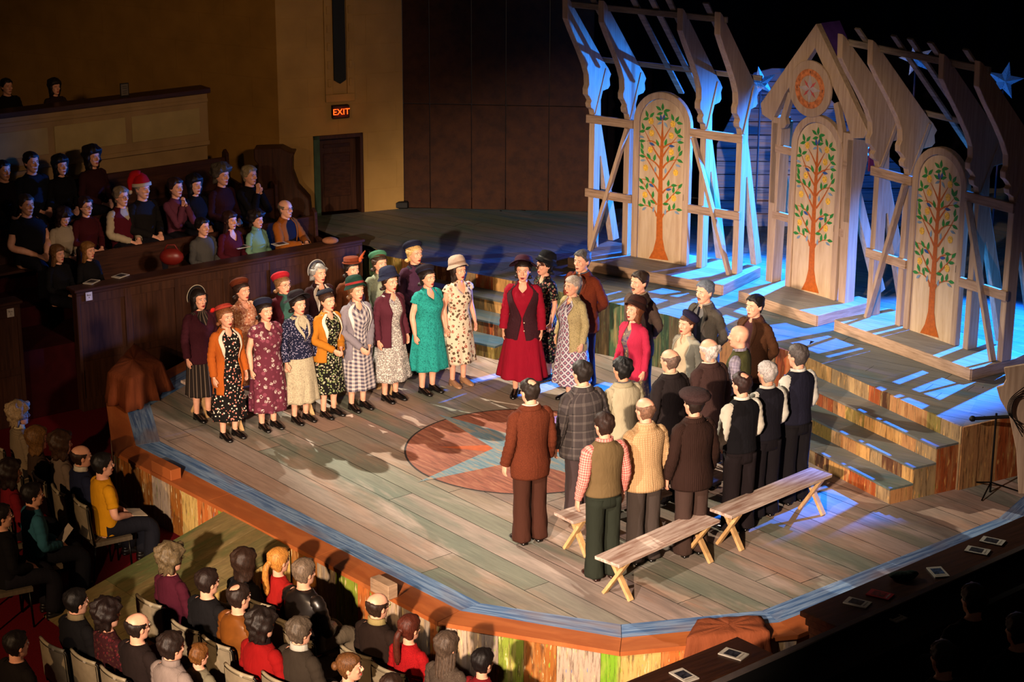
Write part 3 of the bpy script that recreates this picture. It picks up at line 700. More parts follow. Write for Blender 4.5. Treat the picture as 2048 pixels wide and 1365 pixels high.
def man(loc,h,phi,label,coat=None,tr='#2a1c18',shirt='#cfc4ae',pose='down',czb=.72,al=None,vest=None,hs='short',hc='#241812',hat_=None,tie=None,shoe='#0c0908',coll=True,shirtm=None,kn=None,group=None,fat=0,trm=None,col=None,**k):
    root,H,dz=person(loc,h,phi,'m',pose,label,group=group,hs=hs,hc=hc,fat=fat,open_=k.pop('open_',.4),hatted=bool(hat_),**k); fo=fat
    trousers(root,trm or cloth(tr,'tweed',tr),'m'); shoes(root,plain(shoe,.22,0,.6))
    sm=shirtm or cloth(shirt)
    torso_garment(root,'shirt',sm,'m',0,fo,.010,.94,('v',.05),None,(0,0),None)
    collar(root,sm,'m',0,R(14),.066,.080,1.478,1.452,'shirt_collar')
    if vest:
        torso_garment(root,'vest',vest,'m',0,fo,.020,.90,('v',.20),.004,(0,0),None)
    if vest and not coat or (not coat): sleeves(root,sm,'m',pose,0,fo,.011,1.0,cuff=-.002,puff=.008,name='shirt_sleeve')
    if coat:
        a=al or vee(1.44,1.08,R(34),R(2),R(6))
        torso_garment(root,kn or 'jacket',coat,'m',0,fo,.024,czb,('round',-.0),.022,(.010,5),a,solid=.008)
        sleeves(root,coat,'m',pose,0,fo,.013,1.0,cuff=.012,name='sleeve')
        if coll: collar(root,col or coat,'m',0,R(36),.070,.106,1.470,1.425); lapels(root,coat,'m',a,0,fo,.032,1.44,1.10,.055)
    if tie:
        b=MB(); pts=[spt('m',0,z,fo,.019 if not vest else .024) for z in(1.43,1.40,1.25,1.12,1.04)]; b.tube(pts,[(.016,.010),(.013,.008),(.024,.005),(.030,.004),(.004,.004)],8,side=(1,0,0)); part('necktie',b,tie,root,True)
    if hat_: hat(root,H,*hat_)
    return root,H
# ================================================================== SETTING
FZ=-.65; DZ=.76; PZ=.91
floor=struct('floor'); b=MB(); b.box((0,18,FZ-.05),(30,40,.1)); part('carpet',b,M_CARPET,floor)
# ---- thrust stage
OUT=[(-3.95,27.05),(-5.15,24.3),(-4.74,22.56),(-.71,17.95),(1.03,17.32),(2.76,17.70),(5.9,20.3),(6.95,22.0),(6.95,24.5)]
BLU=[(-3.7,27.05),(-4.91,24.3),(-4.5,22.76),(-.5,18.21),(1.06,17.62),(2.62,17.98),(5.65,20.48),(6.7,22.1),(6.7,24.5)]
INN=[(-3.35,27.15),(-4.59,24.27),(-4.23,22.89),(-.3,18.38),(1.07,17.91),(2.48,18.24),(5.35,20.62),(6.4,22.2),(6.4,24.5)]
stage=thing('thrust_stage','low many-sided wooden stage floor with blue and orange painted border','stage',(0,0,0))
def flat(poly,z0,z1,name,mat,parent,bev=0,uvdir=None):
    if area(poly)<0: poly=poly[::-1]
    b=MB(); b.prism(poly,(0,0,z0),(1,0,0),(0,1,0),(0,0,1),z1-z0)
    if uvdir:
        d=Vec(uvdir).normalized(); n=Vec((-d.y,d.x)); 
        for i,f in enumerate(b.f): b.uv[i]=tuple((b.v[k][0]*d.x+b.v[k][1]*d.y,b.v[k][0]*n.x+b.v[k][1]*n.y) for k in f)
    return part(name,b,mat,parent,bev=bev)
sub=flat(BLU+[(4.2,28),(-3.2,28.4)],-.10,-.046,'deck_base',M_BLACK,stage)
convex=INN+[(3.5,27.3),(-1.0,28.6),(-3.0,28.0)]
if area(convex)<0: convex=convex[::-1]
def boards(cv,D,wd,ln,z0,z1,mat,parent,name='plank',gap=.006,org=(0,22)):
    D=Vec(D).normalized(); Nn=Vec((-D.y,D.x)); o=Vec(org); rnd=random.Random(3)
    ss=[(Vec(p)-o).dot(Nn) for p in cv]; tt=[(Vec(p)-o).dot(D) for p in cv]
    r=math.floor(min(ss)/wd); cnt=0
    while r*wd<max(ss):
        t=min(tt)-rnd.uniform(0,ln)
        while t<max(tt):
            L=ln*rnd.choice((1,1,.75,.5)); q=[(t+gap/2,r*wd+gap/2),(t+L-gap/2,r*wd+gap/2),(t+L-gap/2,(r+1)*wd-gap/2),(t+gap/2,(r+1)*wd-gap/2)]
            pl=[tuple(o+D*a+Nn*c) for a,c in q]; pl=clip_convex(pl,cv)
            if len(pl)>=3 and abs(area(pl))>.004:
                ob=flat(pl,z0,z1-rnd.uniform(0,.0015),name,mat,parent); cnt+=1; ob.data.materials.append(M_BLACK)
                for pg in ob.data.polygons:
                    if abs(pg.normal.z)<.5: pg.material_index=1  # plank sides coloured black to paint in the shade of the narrow gaps
            t+=L
        r+=1
    return cnt
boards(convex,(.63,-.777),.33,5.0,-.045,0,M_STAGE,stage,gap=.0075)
def ring(A,B,name,mat,z,rng):
    for i in rng:
        d=(A[i+1][0]-A[i][0],A[i+1][1]-A[i][1]); L=math.hypot(*d); n=max(1,round(L/2.4))
        for k in range(n):
            f=lambda P,t:(P[i][0]+(P[i+1][0]-P[i][0])*t,P[i][1]+(P[i+1][1]-P[i][1])*t); g=.003/L
            flat([f(A,k/n+g),f(A,(k+1)/n-g),f(B,(k+1)/n-g),f(B,k/n+g)],-.045,z,name,mat,stage,uvdir=d)
ring(BLU,INN,'blue_border_board',M_BLUE,.001,range(8)); ring(OUT,BLU,'orange_border_board',M_ORANGE,0,range(8))
def fascia(poly,z0,z1,parent,mat,name,wds,inset=.02,seed=1,th=.025,special=None):
    rnd=random.Random(seed); cnt=0
    for i in range(len(poly)-1):
        a,c=Vec(poly[i]),Vec(poly[i+1]); d=(c-a); L=d.length; d.normalize(); n=Vec((d.y,-d.x)); t=0
        while t<L-.02:
            wd=min(rnd.uniform(*wds),L-t)
            if L-t-wd<.12: wd=L-t
            p=a+d*(t+.002); q=a+d*(t+wd-.002); e=-n*inset*1.; jit=rnd.uniform(0,.004)
            pl=[tuple(p+e+n*jit),tuple(q+e+n*jit),tuple(q+e-n*th),tuple(p+e-n*th)]
            mm=mat
            if special:
                mid=(p+q)/2; 
                for (sx,sy,r,m2) in special:
                    if (mid-Vec((sx,sy))).length<r: mm=m2
            flat(pl,z0,z1,name,mm,parent); cnt+=1; t+=wd
lime=W(1185,1340,-.3)
fascia([p for p in OUT[1:8]][::1],FZ,-.045,stage,M_FASCIA,'fascia_panel',(.26,.48),.03,5,special=[(.86,17.38,.22,M_LIME)])
b=MB(); b.lathe([(.010,0),(.010,.002)],(0,0,0),8) ; 
# painted medallion
MC=Vec((.15,22.68)); MRr=1.42
md=thing('floor_medallion','round compass rose painted in rust and blue on stage boards','painted medallion',(MC.x,MC.y,0))
b=MB(); N=64; 
t=NT('rust medallion paint',.6); v=t.coord('Object',(1,1,1),(0,0,-PA)); mp=t.n('ShaderNodeMapping',{'Vector':v,'Scale':(2,16,1)}).outputs[0]; n=t.noise(mp,1.4,5,.7,.4)
M_RUST=t.out(t.ramp(n,[(.3,hexc('#5a3a2c')),(.5,hexc('#8e5240')),(.72,hexc('#a9775c'))]))
t=NT('blue medallion paint',.6); v=t.coord('Object',(1,1,1),(0,0,-PA)); mp=t.n('ShaderNodeMapping',{'Vector':v,'Scale':(2,16,1)}).outputs[0]; n=t.noise(mp,1.4,5,.7,.4)
M_MBLUE=t.out(t.ramp(n,[(.35,hexc('#4f6d80')),(.5,hexc('#6c8791')),(.66,hexc('#a98b6c'))]))
b.prism([(math.cos(2*PI*k/N)*MRr,math.sin(2*PI*k/N)*MRr) for k in range(N)],(0,0,.0004),(1,0,0),(0,1,0),(0,0,1),.0012); part('rust_disc',b,M_RUST,md)
b=MB()
b.grid([[(math.cos(2*PI*k/N)*r,math.sin(2*PI*k/N)*r,.0024) for k in range(N)] for r in(MRr-.012,MRr+.012)],True); part('dark_ring',b,plain('#2a2120'),md)
a0=math.atan2(-1.07+0,-1.22)
def blade(ang,L,wd,mat,nm,zz=.001):
    b=MB(); d=Vec((math.cos(ang),math.sin(ang))); n=Vec((-d.y,d.x)); pl=[d*L,n*wd,Vec((0,0)),-n*wd]
    pl=[tuple(d*L),tuple(d*wd+n*wd),(0,0),tuple(d*wd-n*wd)]
    b.prism(pl,(0,0,.0018),(1,0,0),(0,1,0),(0,0,1),zz); part(nm,b,mat,md,fixn=True)
for k in range(4): blade(a0+k*PI/2,1.62,.26,M_MBLUE,'blue_point')
for k in range(4): blade(a0+PI/4+k*PI/2,1.02,.16,plain('#b4562c',.6),'orange_point',.0002)
# ---- raised deck
DE=[W(727,483,DZ),W(772,512,DZ),W(1025,562,DZ),W(1192,600,DZ),W(1220,605,DZ),W(1340,631,DZ),W(1553,694,DZ),W(1612,713,DZ),W(1925,855,DZ),W(2110,813,DZ)]
DE=[(p.x,p.y) for p in DE]
deck=thing('raised_deck','raised painted wooden deck behind the lower stage, carrying the arches','stage',(0,0,0))
BK=[(9.5,27),(9.5,33),(1.2,31.35),(-1.73,31.5),(-3.5,30.8)]
dp=DE+BK
if area(dp)<0: dp=dp[::-1]
flat(dp,DZ-.10,DZ-.03,'deck_base',M_BLACK,deck)
hull=DE[1:9]+[(9.5,24.2)]+BK+[(-3.2,29.6)]
def chull(pts):
    pts=sorted(set(pts)); 
    def half(ps):
        o=[]
        for p in ps:
            while len(o)>1 and (o[-1][0]-o[-2][0])*(p[1]-o[-2][1])-(o[-1][1]-o[-2][1])*(p[0]-o[-2][0])<=0: o.pop()
            o.append(p)
        return o
    return half(pts)[:-1]+half(pts[::-1])[:-1]
# the boards follow the curved front edge: split the deck into convex strips behind each edge
for i in range(len(DE)-1):
    a,c=DE[i],DE[i+1]; far=[(-3.5,30.8),(-3.5,30.8),(-1.73,31.5),(-.2,31.45),(.2,31.4),(2.5,31.6),(4.5,32),(5.5,32.2),(9.5,33),(9.5,27)]
    q=[a,c,far[i+1],far[i]]
    if area(q)<0: q=q[::-1]
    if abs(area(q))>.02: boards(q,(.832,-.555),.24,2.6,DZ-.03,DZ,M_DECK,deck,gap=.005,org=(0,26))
fascia(DE,-.0,DZ-.001,deck,M_RISER,'fascia_panel',(.16,.40),-.008,9,special=[(-1.95,29.0,.5,M_GREENF),(1.6,26.1,.8,M_GREENF),(.9,26.6,.5,M_GREENF)])
# ---- stairs
def stairs(p0,p1,nrm,depth,ns,label,extra=0):
    st=thing('stairs',label,'steps',(0,0,0)); p0,p1,nrm=Vec(p0),Vec(p1),Vec(nrm).normalized(); d=(p1-p0).normalized()
    for k in range(ns):
        z=.19*(k+1); o=(ns-k)*depth; a=p0+nrm*o; c=p1+nrm*o; zb=.0
        L=(c-a).length; m_=max(1,round(L/1.8))
        for j in range(m_):
            u0,u1=a+d*(L*j/m_+.002),a+d*(L*(j+1)/m_-.002)
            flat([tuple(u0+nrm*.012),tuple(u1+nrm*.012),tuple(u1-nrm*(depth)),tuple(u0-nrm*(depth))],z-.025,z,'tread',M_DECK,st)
        rr=random.Random(k+len(label)); t=0
        while t<L-.01:
            wd=min(rr.uniform(.16,.38),L-t); wd=L-t if L-t-wd<.1 else wd
            u0=a+d*(t+.0015); u1=a+d*(t+wd-.0015); flat([tuple(u0),tuple(u1),tuple(u1-nrm*.02),tuple(u0-nrm*.02)],z-.19,z-.025,'riser_board',M_RISER,st); t+=wd
        for e,sg in((a,-1),(c,1)):
            u0=e+nrm*0; flat([tuple(e),tuple(e-nrm*(depth*1.0)),tuple(e-nrm*depth-d*sg*.02),tuple(e-d*sg*.02)],0,z-.025,'side_panel',M_RISER,st)
    return st
dl=(Vec(DE[3])-Vec(DE[1])).normalized(); nl=Vec((dl.y,-dl.x)); 
pr=W(991,720,0); pr=Vec((pr.x,pr.y)); e0=Vec(DE[2]); sp=(pr-e0).dot(dl); rightp=e0+dl*sp
dl2=(Vec(DE[3])-Vec(DE[2])).normalized(); 
stairs(rightp-dl*2.1,rightp,nl,max(.25,(pr-rightp).dot(nl)/3),3,'four-step painted stairs behind the women, up to the dark deck')
dr=(Vec(DE[8])-Vec(DE[7])).normalized(); nr_=Vec((dr.y,-dr.x))
stairs(Vec(DE[7])+dr*.0,Vec(DE[8])-dr*.03,nr_,.318,3,'painted stairs at the right, behind the bench, blue light on treads')
print('stairL',rightp,(pr-rightp).dot(nl)/3, nl, nr_)
# ---- rim extras
def block(px,py,sx,sy,sz,ang,mat,label,z=0):
    p=W(px,py,z); b=MB(); b.box((0,0,sz/2),(sx,sy,sz)); o=part('footlight_box',b,mat,None,bev=.006); o.location=p; o.rotation_euler=(0,0,ang); tag(o,label,'box'); return o
EA=math.atan2(-4.61,4.03)
block(768,1189,.30,.12,.15,EA,M_WHITEWOOD_H,'plain wooden block on the orange rim above the bald man')
block(333,950,.42,.14,.13,EA,M_ORANGE,'orange painted block on the rim near the yellow shirt')
# ramp
rp=thing('entrance_ramp','plank ramp running from the orange rim down into the audience','ramp',(0,0,0))
T1,T2=W(448,1022,-.02),W(577,1093,-.02); RD=W(86,1231,FZ+.02)-T1
u=Vec((T2.x-T1.x,T2.y-T1.y,0)); Lw=u.length; u.normalize(); rd=RD.normalized(); up=u.cross(rd); up=up if up.z>0 else -up
for k in range(6):
    wd=Lw/6
    for j in range(3):
        b=MB(); c=T1+u*(wd*(k+.5))+rd*(RD.length*(j+.5)/3)-up*.02; M=Matrix((u,rd,up)).transposed(); b.box((0,0,0),(wd-.006,RD.length/3-.004,.035),M); o=part('ramp_board',b,M_RAMP,rp); 
        for v_ in o.data.vertices: v_.co+=c
for q in (T1,T2):
    b=MB(); e=q+RD; b.add([q-Vec((0,0,.05)),e-Vec((0,0,.02)),Vec((q.x,q.y,FZ)),q-Vec((0,0,.05))+u*.02,e-Vec((0,0,.02))+u*.02,Vec((q.x,q.y,FZ))+u*.02],[(0,1,2),(5,4,3),(0,3,4,1),(1,4,5,2),(2,5,3,0)]); part('side_panel',b,M_FASCIA,rp)
# ---- arches: three bays
def frame_of(A,B):
    A,B=W(*A,PZ),W(*B,PZ); u=(B-A).normalized(); return A,u,Vec((-u.y,u.x,0)),(B-A).length
RIBF=[(0,0),(0,1.97),(-.03,2.06),(-.10,2.10),(-.12,2.16),(-.09,2.20),(-.14,2.26),(-.19,2.30),(-.20,2.38),(-.165,2.44),(-.18,2.58),(-.26,2.74),(-.40,2.95),(-.62,3.25),(-.75,3.44),(-.76,3.74)]
RIBB=[(-.70,3.70),(.29,2.66),(.36,2.60),(.44,2.50),(.40,2.44),(.42,2.34),(.37,2.30),(.22,2.29),(.165,2.2),(.18,1.86),(.45,1.0),(.76,0),(.58,0),(.19,1.35),(.17,1.35),(.17,0)]
def rib(parent,P,u,n,h=.09,sc=1.,short=False):
    poly=RIBF+RIBB; b=MB(); b.prism([(a*sc if a<-.3 else a,z) for a,z in poly],P,n,(0,0,1),u,h); return part('truss_rib',b,M_WHITEWOOD,parent,fixn=True,bev=.006)
def bm_(parent,name,a,c,wd,th,mat,up=None):
    b=MB(); b.beam(a,c,wd,th,up or (0,0,1)); return part(name,b,mat,parent,bev=.004)
LV=[(267,150,90),(237,160,150),(300,178,10),(245,200,200),(290,205,-50),(235,237,155),(290,240,20),(150,200,110),(188,208,50),(143,237,200),(120,292,110),(157,308,30),(112,330,195),(338,230,110),(372,245,60),(390,275,-5),(362,330,110),(385,335,60),(393,372,-15),(113,403,5),(395,418,0),(225,420,115),(287,415,75),(110,440,110),(110,480,120),(110,517,170),(385,465,85),(395,500,60),(390,558,-20),(160,520,-50),(203,530,80),(300,540,95),(333,537,45),(100,708,-55),(148,697,-50),(190,705,85),(303,725,85),(345,742,5),(390,747,50),(105,760,-20),(143,745,80),(340,775,85),(373,798,10),(187,812,85),(295,822,90),(185,868,-25),(283,883,5),(120,862,-65),(98,893,0),(160,882,-75),(308,912,85),(342,900,80),(380,927,0)]
BV=[(253,230,100),(275,228,80),(185,428,-20),(330,445,0),(177,742,-25),(305,773,15)]
GV=[(243,272,-150),(288,285,-50),(115,550,10),(375,593,-15),(207,620,85),(283,630,85),(120,920,40),(190,925,80),(277,945,85),(363,950,-20),(110,372,-10),(385,400,30)]
FR=[(180,255),(183,345),(172,470),(135,607),(340,280),(328,367),(327,490),(357,645),(127,813),(342,840)]
BR=[[(262,410),(225,335),(190,280)],[(262,410),(295,350),(325,300)],[(258,470),(200,412),(145,405)],[(260,460),(320,425),(385,415)],[(245,540),(190,450),(130,320)],[(258,530),(310,450),(375,370)],[(238,610),(190,555),(110,515)],[(262,610),(310,560),(380,550)],[(235,700),(180,600),(110,480)],[(262,700),(330,600),(390,490)],[(228,790),(170,715),(95,692)],[(258,800),(310,755),(390,740)],[(215,890),(160,800),(100,690)],[(262,890),(330,820),(395,745)],[(213,980),(180,915),(100,890)],[(250,990),(300,935),(395,925)]]
def dmap(x,y):
    zn=0.
    for _ in range(3):
        U=(x-15-38*zn)/420; zn=(1280+65*U-y)/1030
    return U*.915, zn*1.95+.02
M_LEAF=plain('#2f7f34',.6); M_LEAFB=plain('#33548c',.6); M_LEAFG=plain('#7b93a6',.6); M_FRUIT=plain('#e8b440',.6,0,.3,.25,60); M_TRUNK=plain('#b05a1c',.6,0,.3,.10,30)
def tree_door(parent,A,u,n,u0,set_,label=None,knob=True):
    P=A+u*u0+n*set_; Wd,Ht=.915,2.43; r=Wd/2; zc=Ht-r
    arch=lambda w_,h_,i:[(i,0),(Wd-i,0)]+[(Wd/2+math.cos(a)*(r-i),zc+math.sin(a)*(r-i)) for a in np.linspace(0,PI,19)]
    fr=MB(); o_=arch(0,0,0); i_=arch(0,0,.095); m_=len(o_)
    vs=[P+u*x+Vec((0,0,z)) for x,z in o_]+[P+u*x+Vec((0,0,z)) for x,z in i_]; k=len(vs); vs=vs+[q+n*.09 for q in vs]
    fs=[]
    for i in range(1,m_):
        j=(i+1)%m_; fs+=[(i,j,m_+j,m_+i),(k+i,k+m_+i,k+m_+j,k+j),(i,k+i,k+j,j),(m_+i,m_+j,k+m_+j,k+m_+i)]
    fs+=[(1,m_+1,k+m_+1,k+1),(0,k,k+m_,m_)]
    fr.add(vs,fs); part('door_frame',fr,M_WHITEWOOD,parent,fixn=True,bev=.008)
    pn=MB(); pn.prism(arch(0,0,.103),P+n*.025,u,(0,0,1),n,.03); door=part('door_panel',pn,M_DOOR,parent,fixn=True)
    F=P+n*.022
    def shp(name,mat,polys,dd=.003,one=False):
        if one:
            b=MB()
            for q in polys: b.prism(q,F,u,(0,0,1),-n,dd)
            bm=bmesh.new(); part(name,b,mat,door,fixn=True); return
        for q in polys: b=MB(); b.prism(q,F,u,(0,0,1),-n,dd); part(name,b,mat,door,fixn=True)
    pts=[(150,1305),(185,1240),(207,1150),(212,1000),(225,800),(236,600),(248,420),(258,300),(262,230)]; pr_=[(266,230),(268,300),(270,420),(262,600),(258,800),(256,1000),(255,1150),(270,1240),(297,1318)]
    pol=[]; 
    for i in range(len(pts)-1):
        a,c=pts[i],pts[i+1]; d_,e_=pr_[-1-i],pr_[-2-i]; pol.append([dmap(*a),dmap(*d_),dmap(*e_),dmap(*c)])
    pts_all=[dmap(*a) for a in pts+pr_]
    shp('painted_trunk',M_TRUNK,[pts_all],.002,True)
    for q in BR:
        pol=[]; q=[Vec(dmap(*p)) for p in q]; a,m2,c=q; N_=6; L=[a*(1-t)**2+(m2*2-(a+c)/2)*2*t*(1-t)+c*t*t for t in np.linspace(0,1,N_+1)]
        for i in range(N_):
            d_=(L[i+1]-L[i]).normalized(); nn=Vec((-d_.y,d_.x)); w0=.011*(1-i/N_)+.003; w1=.011*(1-(i+1)/N_)+.003
            if i==0: lft=[tuple(L[0]+nn*w0)]; rgt=[tuple(L[0]-nn*w0)]
            lft.append(tuple(L[i+1]+nn*w1)); rgt.append(tuple(L[i+1]-nn*w1))
        shp('painted_branch',M_TRUNK,[lft+rgt[::-1]],.0025)
    def lf(L_,l=.054,wd=.022):
        out=[]
        for x,y,a in L_:
            c=Vec(dmap(x,y)); d_=Vec((math.cos(R(a)),math.sin(R(a)))); nn=Vec((-d_.y,d_.x)); out.append([tuple(c-d_*l),tuple(c-d_*l*.3-nn*wd),tuple(c+d_*l*.3-nn*wd*.8),tuple(c+d_*l),tuple(c+d_*l*.3+nn*wd*.8),tuple(c-d_*l*.3+nn*wd)])
        return out
    shp('painted_green_leaf',M_LEAF,lf(LV),.004); shp('painted_blue_leaf',M_LEAFB,lf(BV,.05,.02),.004); shp('painted_grey_leaf',M_LEAFG,lf(GV,.045,.018),.0035)
    shp('painted_fruit',M_FRUIT,[[(dmap(x,y)[0]+math.cos(t_)*.041,dmap(x,y)[1]+math.sin(t_)*.047) for t_ in np.linspace(0,2*PI,13)[:-1]] for x,y in FR],.0033)
    if knob:
        b=MB(); b.box(F+u*.835+Vec((0,0,.98))-n*.012,(.02,.02,.09)); part('latch',b,plain('#6b5640'),door)
    return door
def platform(A,u,n,Wd,D,parent):
    fl=MB(); fl.box((0,0,0),(1,1,1)); 
    q=[A,A+u*Wd,A+u*Wd+n*D,A+n*D]
    for i,(a,c) in enumerate(zip(q,q[1:]+q[:1])):
        bm_(parent,'platform_edge',Vec((a.x,a.y,PZ-.075))+(0*u),Vec((c.x,c.y,PZ-.075)),.03,.148,M_WHITEWOOD_H)
    k=5
    for i in range(k):
        pl=[A+n*(D*i/k+.002),A+u*Wd+n*(D*i/k+.002),A+u*Wd+n*(D*(i+1)/k-.002),A+n*(D*(i+1)/k-.002)]
        flat([(p.x,p.y) for p in pl],PZ-.02,PZ,'platform_board',wood('#9b958c','#7b756c',-UA,2,30,30,.7),parent)
def bay(A,B,set_,D,label,ribs,door_u,slats,brackets,idx):
    A,u,n,Wd=frame_of(A,B); t=thing('stage_arch',label,'stage set',(0,0,0)); platform(A,u,n,Wd,D,t)
    Z=Vec((0,0,1)); base=A+n*set_
    for x in ribs:
        rib(t,base+u*x,u,n)
        bm_(t,'rib_brace',base+u*(x+.095)+n*.30+Z*2.60,base+u*(x+.095)+n*.03+Z*1.98,.012,.06,M_WHITEWOOD,n)
    tree_door(t,A,u,n,door_u,set_-.02)
    L0,L1=ribs[0]-.03,door_u; R0,R1=door_u+.915,ribs[-1]+.11
    for z in (1.92,.84):
        for a,c in((L0,L1),(R0,R1)): bm_(t,'rail',base+u*a-n*.02+Z*z,base+u*c-n*.02+Z*z,.045,.12,M_WHITEWOOD_H)
    bm_(t,'diagonal_brace',base+u*(door_u-.07)-n*.06+Z*1.87,base+u*(ribs[0]+.09)-n*.06+Z*.0,.05,.09,M_WHITEWOOD,n)
    bm_(t,'diagonal_brace',base+u*(door_u+.985)-n*.06+Z*1.87,base+u*(ribs[-1]+.0)-n*.06+Z*.0,.05,.09,M_WHITEWOOD,n)
    pu=wood('#a08f7c','#6c5e50',-UA,3,3,30,.75)
    bm_(t,'purlin',base+u*(ribs[0])+n*.30+Z*2.72,base+u*(ribs[-1]+.2)+n*.30+Z*2.72,.04,.07,pu)
    bm_(t,'purlin',base+u*(ribs[0]+.05)-n*.62+Z*3.62,base+u*(ribs[-1]+.12)-n*.62+Z*3.62,.04,.08,pu)
    for a,z0,z1 in slats:
        k0=(3.75-z0); f=lambda z:(-.66+(3.70-z)*.93)
        bm_(t,'roof_slat',base+u*a+n*(f(z0)+.04)+Z*z0,base+u*(a+.02)+n*(f(z1)+.04)+Z*z1,.09,.03,pu,n)
    return A,u,n,t
A1,u1,n1,t1=bay((1137,515),(1445,570),.57,1.11,'left whitewashed timber arch with a painted tree door, on low platform',[-.04,.54,1.76,2.32],.70,[(.38,3.84,2.5),(1.05,3.84,2.3),(1.35,3.84,2.25),(1.62,3.84,2.5),(2.18,3.84,2.7)],None,0)
A3,u3,n3,t3=bay((1670,640),(1942.7,738),.49,.95,'right whitewashed timber arch with a painted tree door, nearest the right',[.05,.58,1.76,2.32],.74,[(.38,3.84,2.7),(1.0,3.84,2.2),(1.27,3.84,2.25),(1.6,3.84,2.5),(2.16,3.84,2.7)],None,1)
# centre gable
A2,u2,n2,W2=frame_of((1478,582),(1634.5,631)); t2=thing('gabled_arch','central timber gable with round compass disc above a painted tree door','stage set',(0,0,0))
platform(A2,u2,n2,W2,1.08,t2); Z=Vec((0,0,1)); G=A2+n2*.68
def gp(name,poly,off=0,th=.10,mat=None): 
    b=MB(); b.prism(poly,G+n2*off,u2,(0,0,1),n2,th); return part(name,b,mat or M_WHITEWOOD,t2,fixn=True,bev=.006)
gp('post',[(-.17,-.02),(-.05,-.02),(.0,2.28),(-.19,2.28)],0,.19); gp('post',[(1.17,-.02),(1.29,-.02),(1.28,2.28),(1.10,2.28)],0,.19)
gp('gable_rafter',[(.54,3.62),(-.40,2.42),(-.36,2.28),(-.17,2.22),(.04,2.62),(.54,3.30)],-.01); gp('gable_rafter',[(.54,3.62),(.54,3.30),(1.05,2.62),(1.26,2.22),(1.46,2.26),(1.52,2.36)],-.01)
gp('bracket',[(-.02,2.30),(.10,2.66),(.17,2.62),(.07,2.30),(.10,2.22),(.06,2.16),(-.02,2.14)],-.012,.08); gp('bracket',[(1.10,2.30),(.98,2.66),(.91,2.62),(1.01,2.30),(.98,2.22),(1.03,2.16),(1.10,2.14)],-.012,.08)
ap=MB(); ap.box((0,0,0),(.001,.001,.001))
b=MB(); 
b.prism([(.54,3.62),(.90,3.12),(.90,3.0),(.54,3.5)],G+n2*.09,u2,(0,0,1),n2,.35); part('purple_ridge',b,plain('#4b2a6e'),t2,fixn=True)
b=MB(); b.prism([(.52+math.cos(a)*.375,2.765+math.sin(a)*.375) for a in np.linspace(0,2*PI,33)[:-1]],G-n2*.045,u2,(0,0,1),n2,.035); disc=part('compass_disc',b,M_WHITEWOOD,t2,fixn=True,bev=.004)
def dp2(name,polys,mat,th):
    b=MB()
    for q in polys: b.prism([(x+.52,z+2.765) for x,z in q],G-n2*.045,u2,(0,0,1),-n2,th)
    part(name,b,mat,disc,fixn=True)
def dpe(name,polys,mat,th):
    for q in polys: dp2(name,[q],mat,th)
ringp=lambda r0,r1:[[(math.cos(a)*r0,math.sin(a)*r0),(math.cos(a)*r1,math.sin(a)*r1),(math.cos(a+.197)*r1,math.sin(a+.197)*r1),(math.cos(a+.197)*r0,math.sin(a+.197)*r0)] for a in np.linspace(0,2*PI,33)[:-1]]
dp2('orange_ring',ringp(.175,.262),plain('#c0703e',.7,0,.2,.25,20),.002)
star=lambda L,wd,a:[(math.cos(a)*L,math.sin(a)*L),(math.cos(a+.6)*wd,math.sin(a+.6)*wd),(0,0),(math.cos(a-.6)*wd,math.sin(a-.6)*wd)]
dpe('red_point',[star(.15,.05,PI/4+k*PI/2) for k in range(4)],plain('#b04a44'),.003); dpe('grey_point',[star(.20,.07,k*PI/2) for k in range(4)],plain('#a3938c'),.004)
hand=[]
for (x,z,ch) in((0,.225,'x'),(.225,0,'x'),(0,-.225,'x'),(-.225,0,'x')):
    for s in(-1,1): hand.append([(x-.015,z-s*.02),(x-.010,z-s*.022),(x+.015,z+s*.02),(x+.010,z+s*.022)])
dpe('dial_mark',hand,plain('#3a2a22'),.0028)
tree_door(t2,A2,u2,n2,.21,.66)
for a,c in((-.10,.21),(1.125,1.2)):
    for z in(1.86,.94): bm_(t2,'rail',G+u2*a+n2*.02+Z*z,G+u2*c+n2*.02+Z*z,.045,.11,M_WHITEWOOD_H)
for x in(-.16,1.19):
    bm_(t2,'rear_strut',G+u2*x+n2*.18+Z*1.5,G+u2*x+n2*.80+Z*0,.09,.15,M_WHITEWOOD,n2)
    b=MB(); b.prism([(.0,2.2),(.30,2.2),(.30,1.9),(.12,1.1),(0,1.1)],G+u2*x,n2,(0,0,1),u2,.09); part('rear_bracket',b,M_WHITEWOOD,t2,fixn=True)
bm_(t2,'magenta_panel',G+u2*1.3+n2*.35+Z*2.2,G+u2*1.3+n2*.35+Z*1.75,.10,.02,plain('#6a1c3c'),u2)
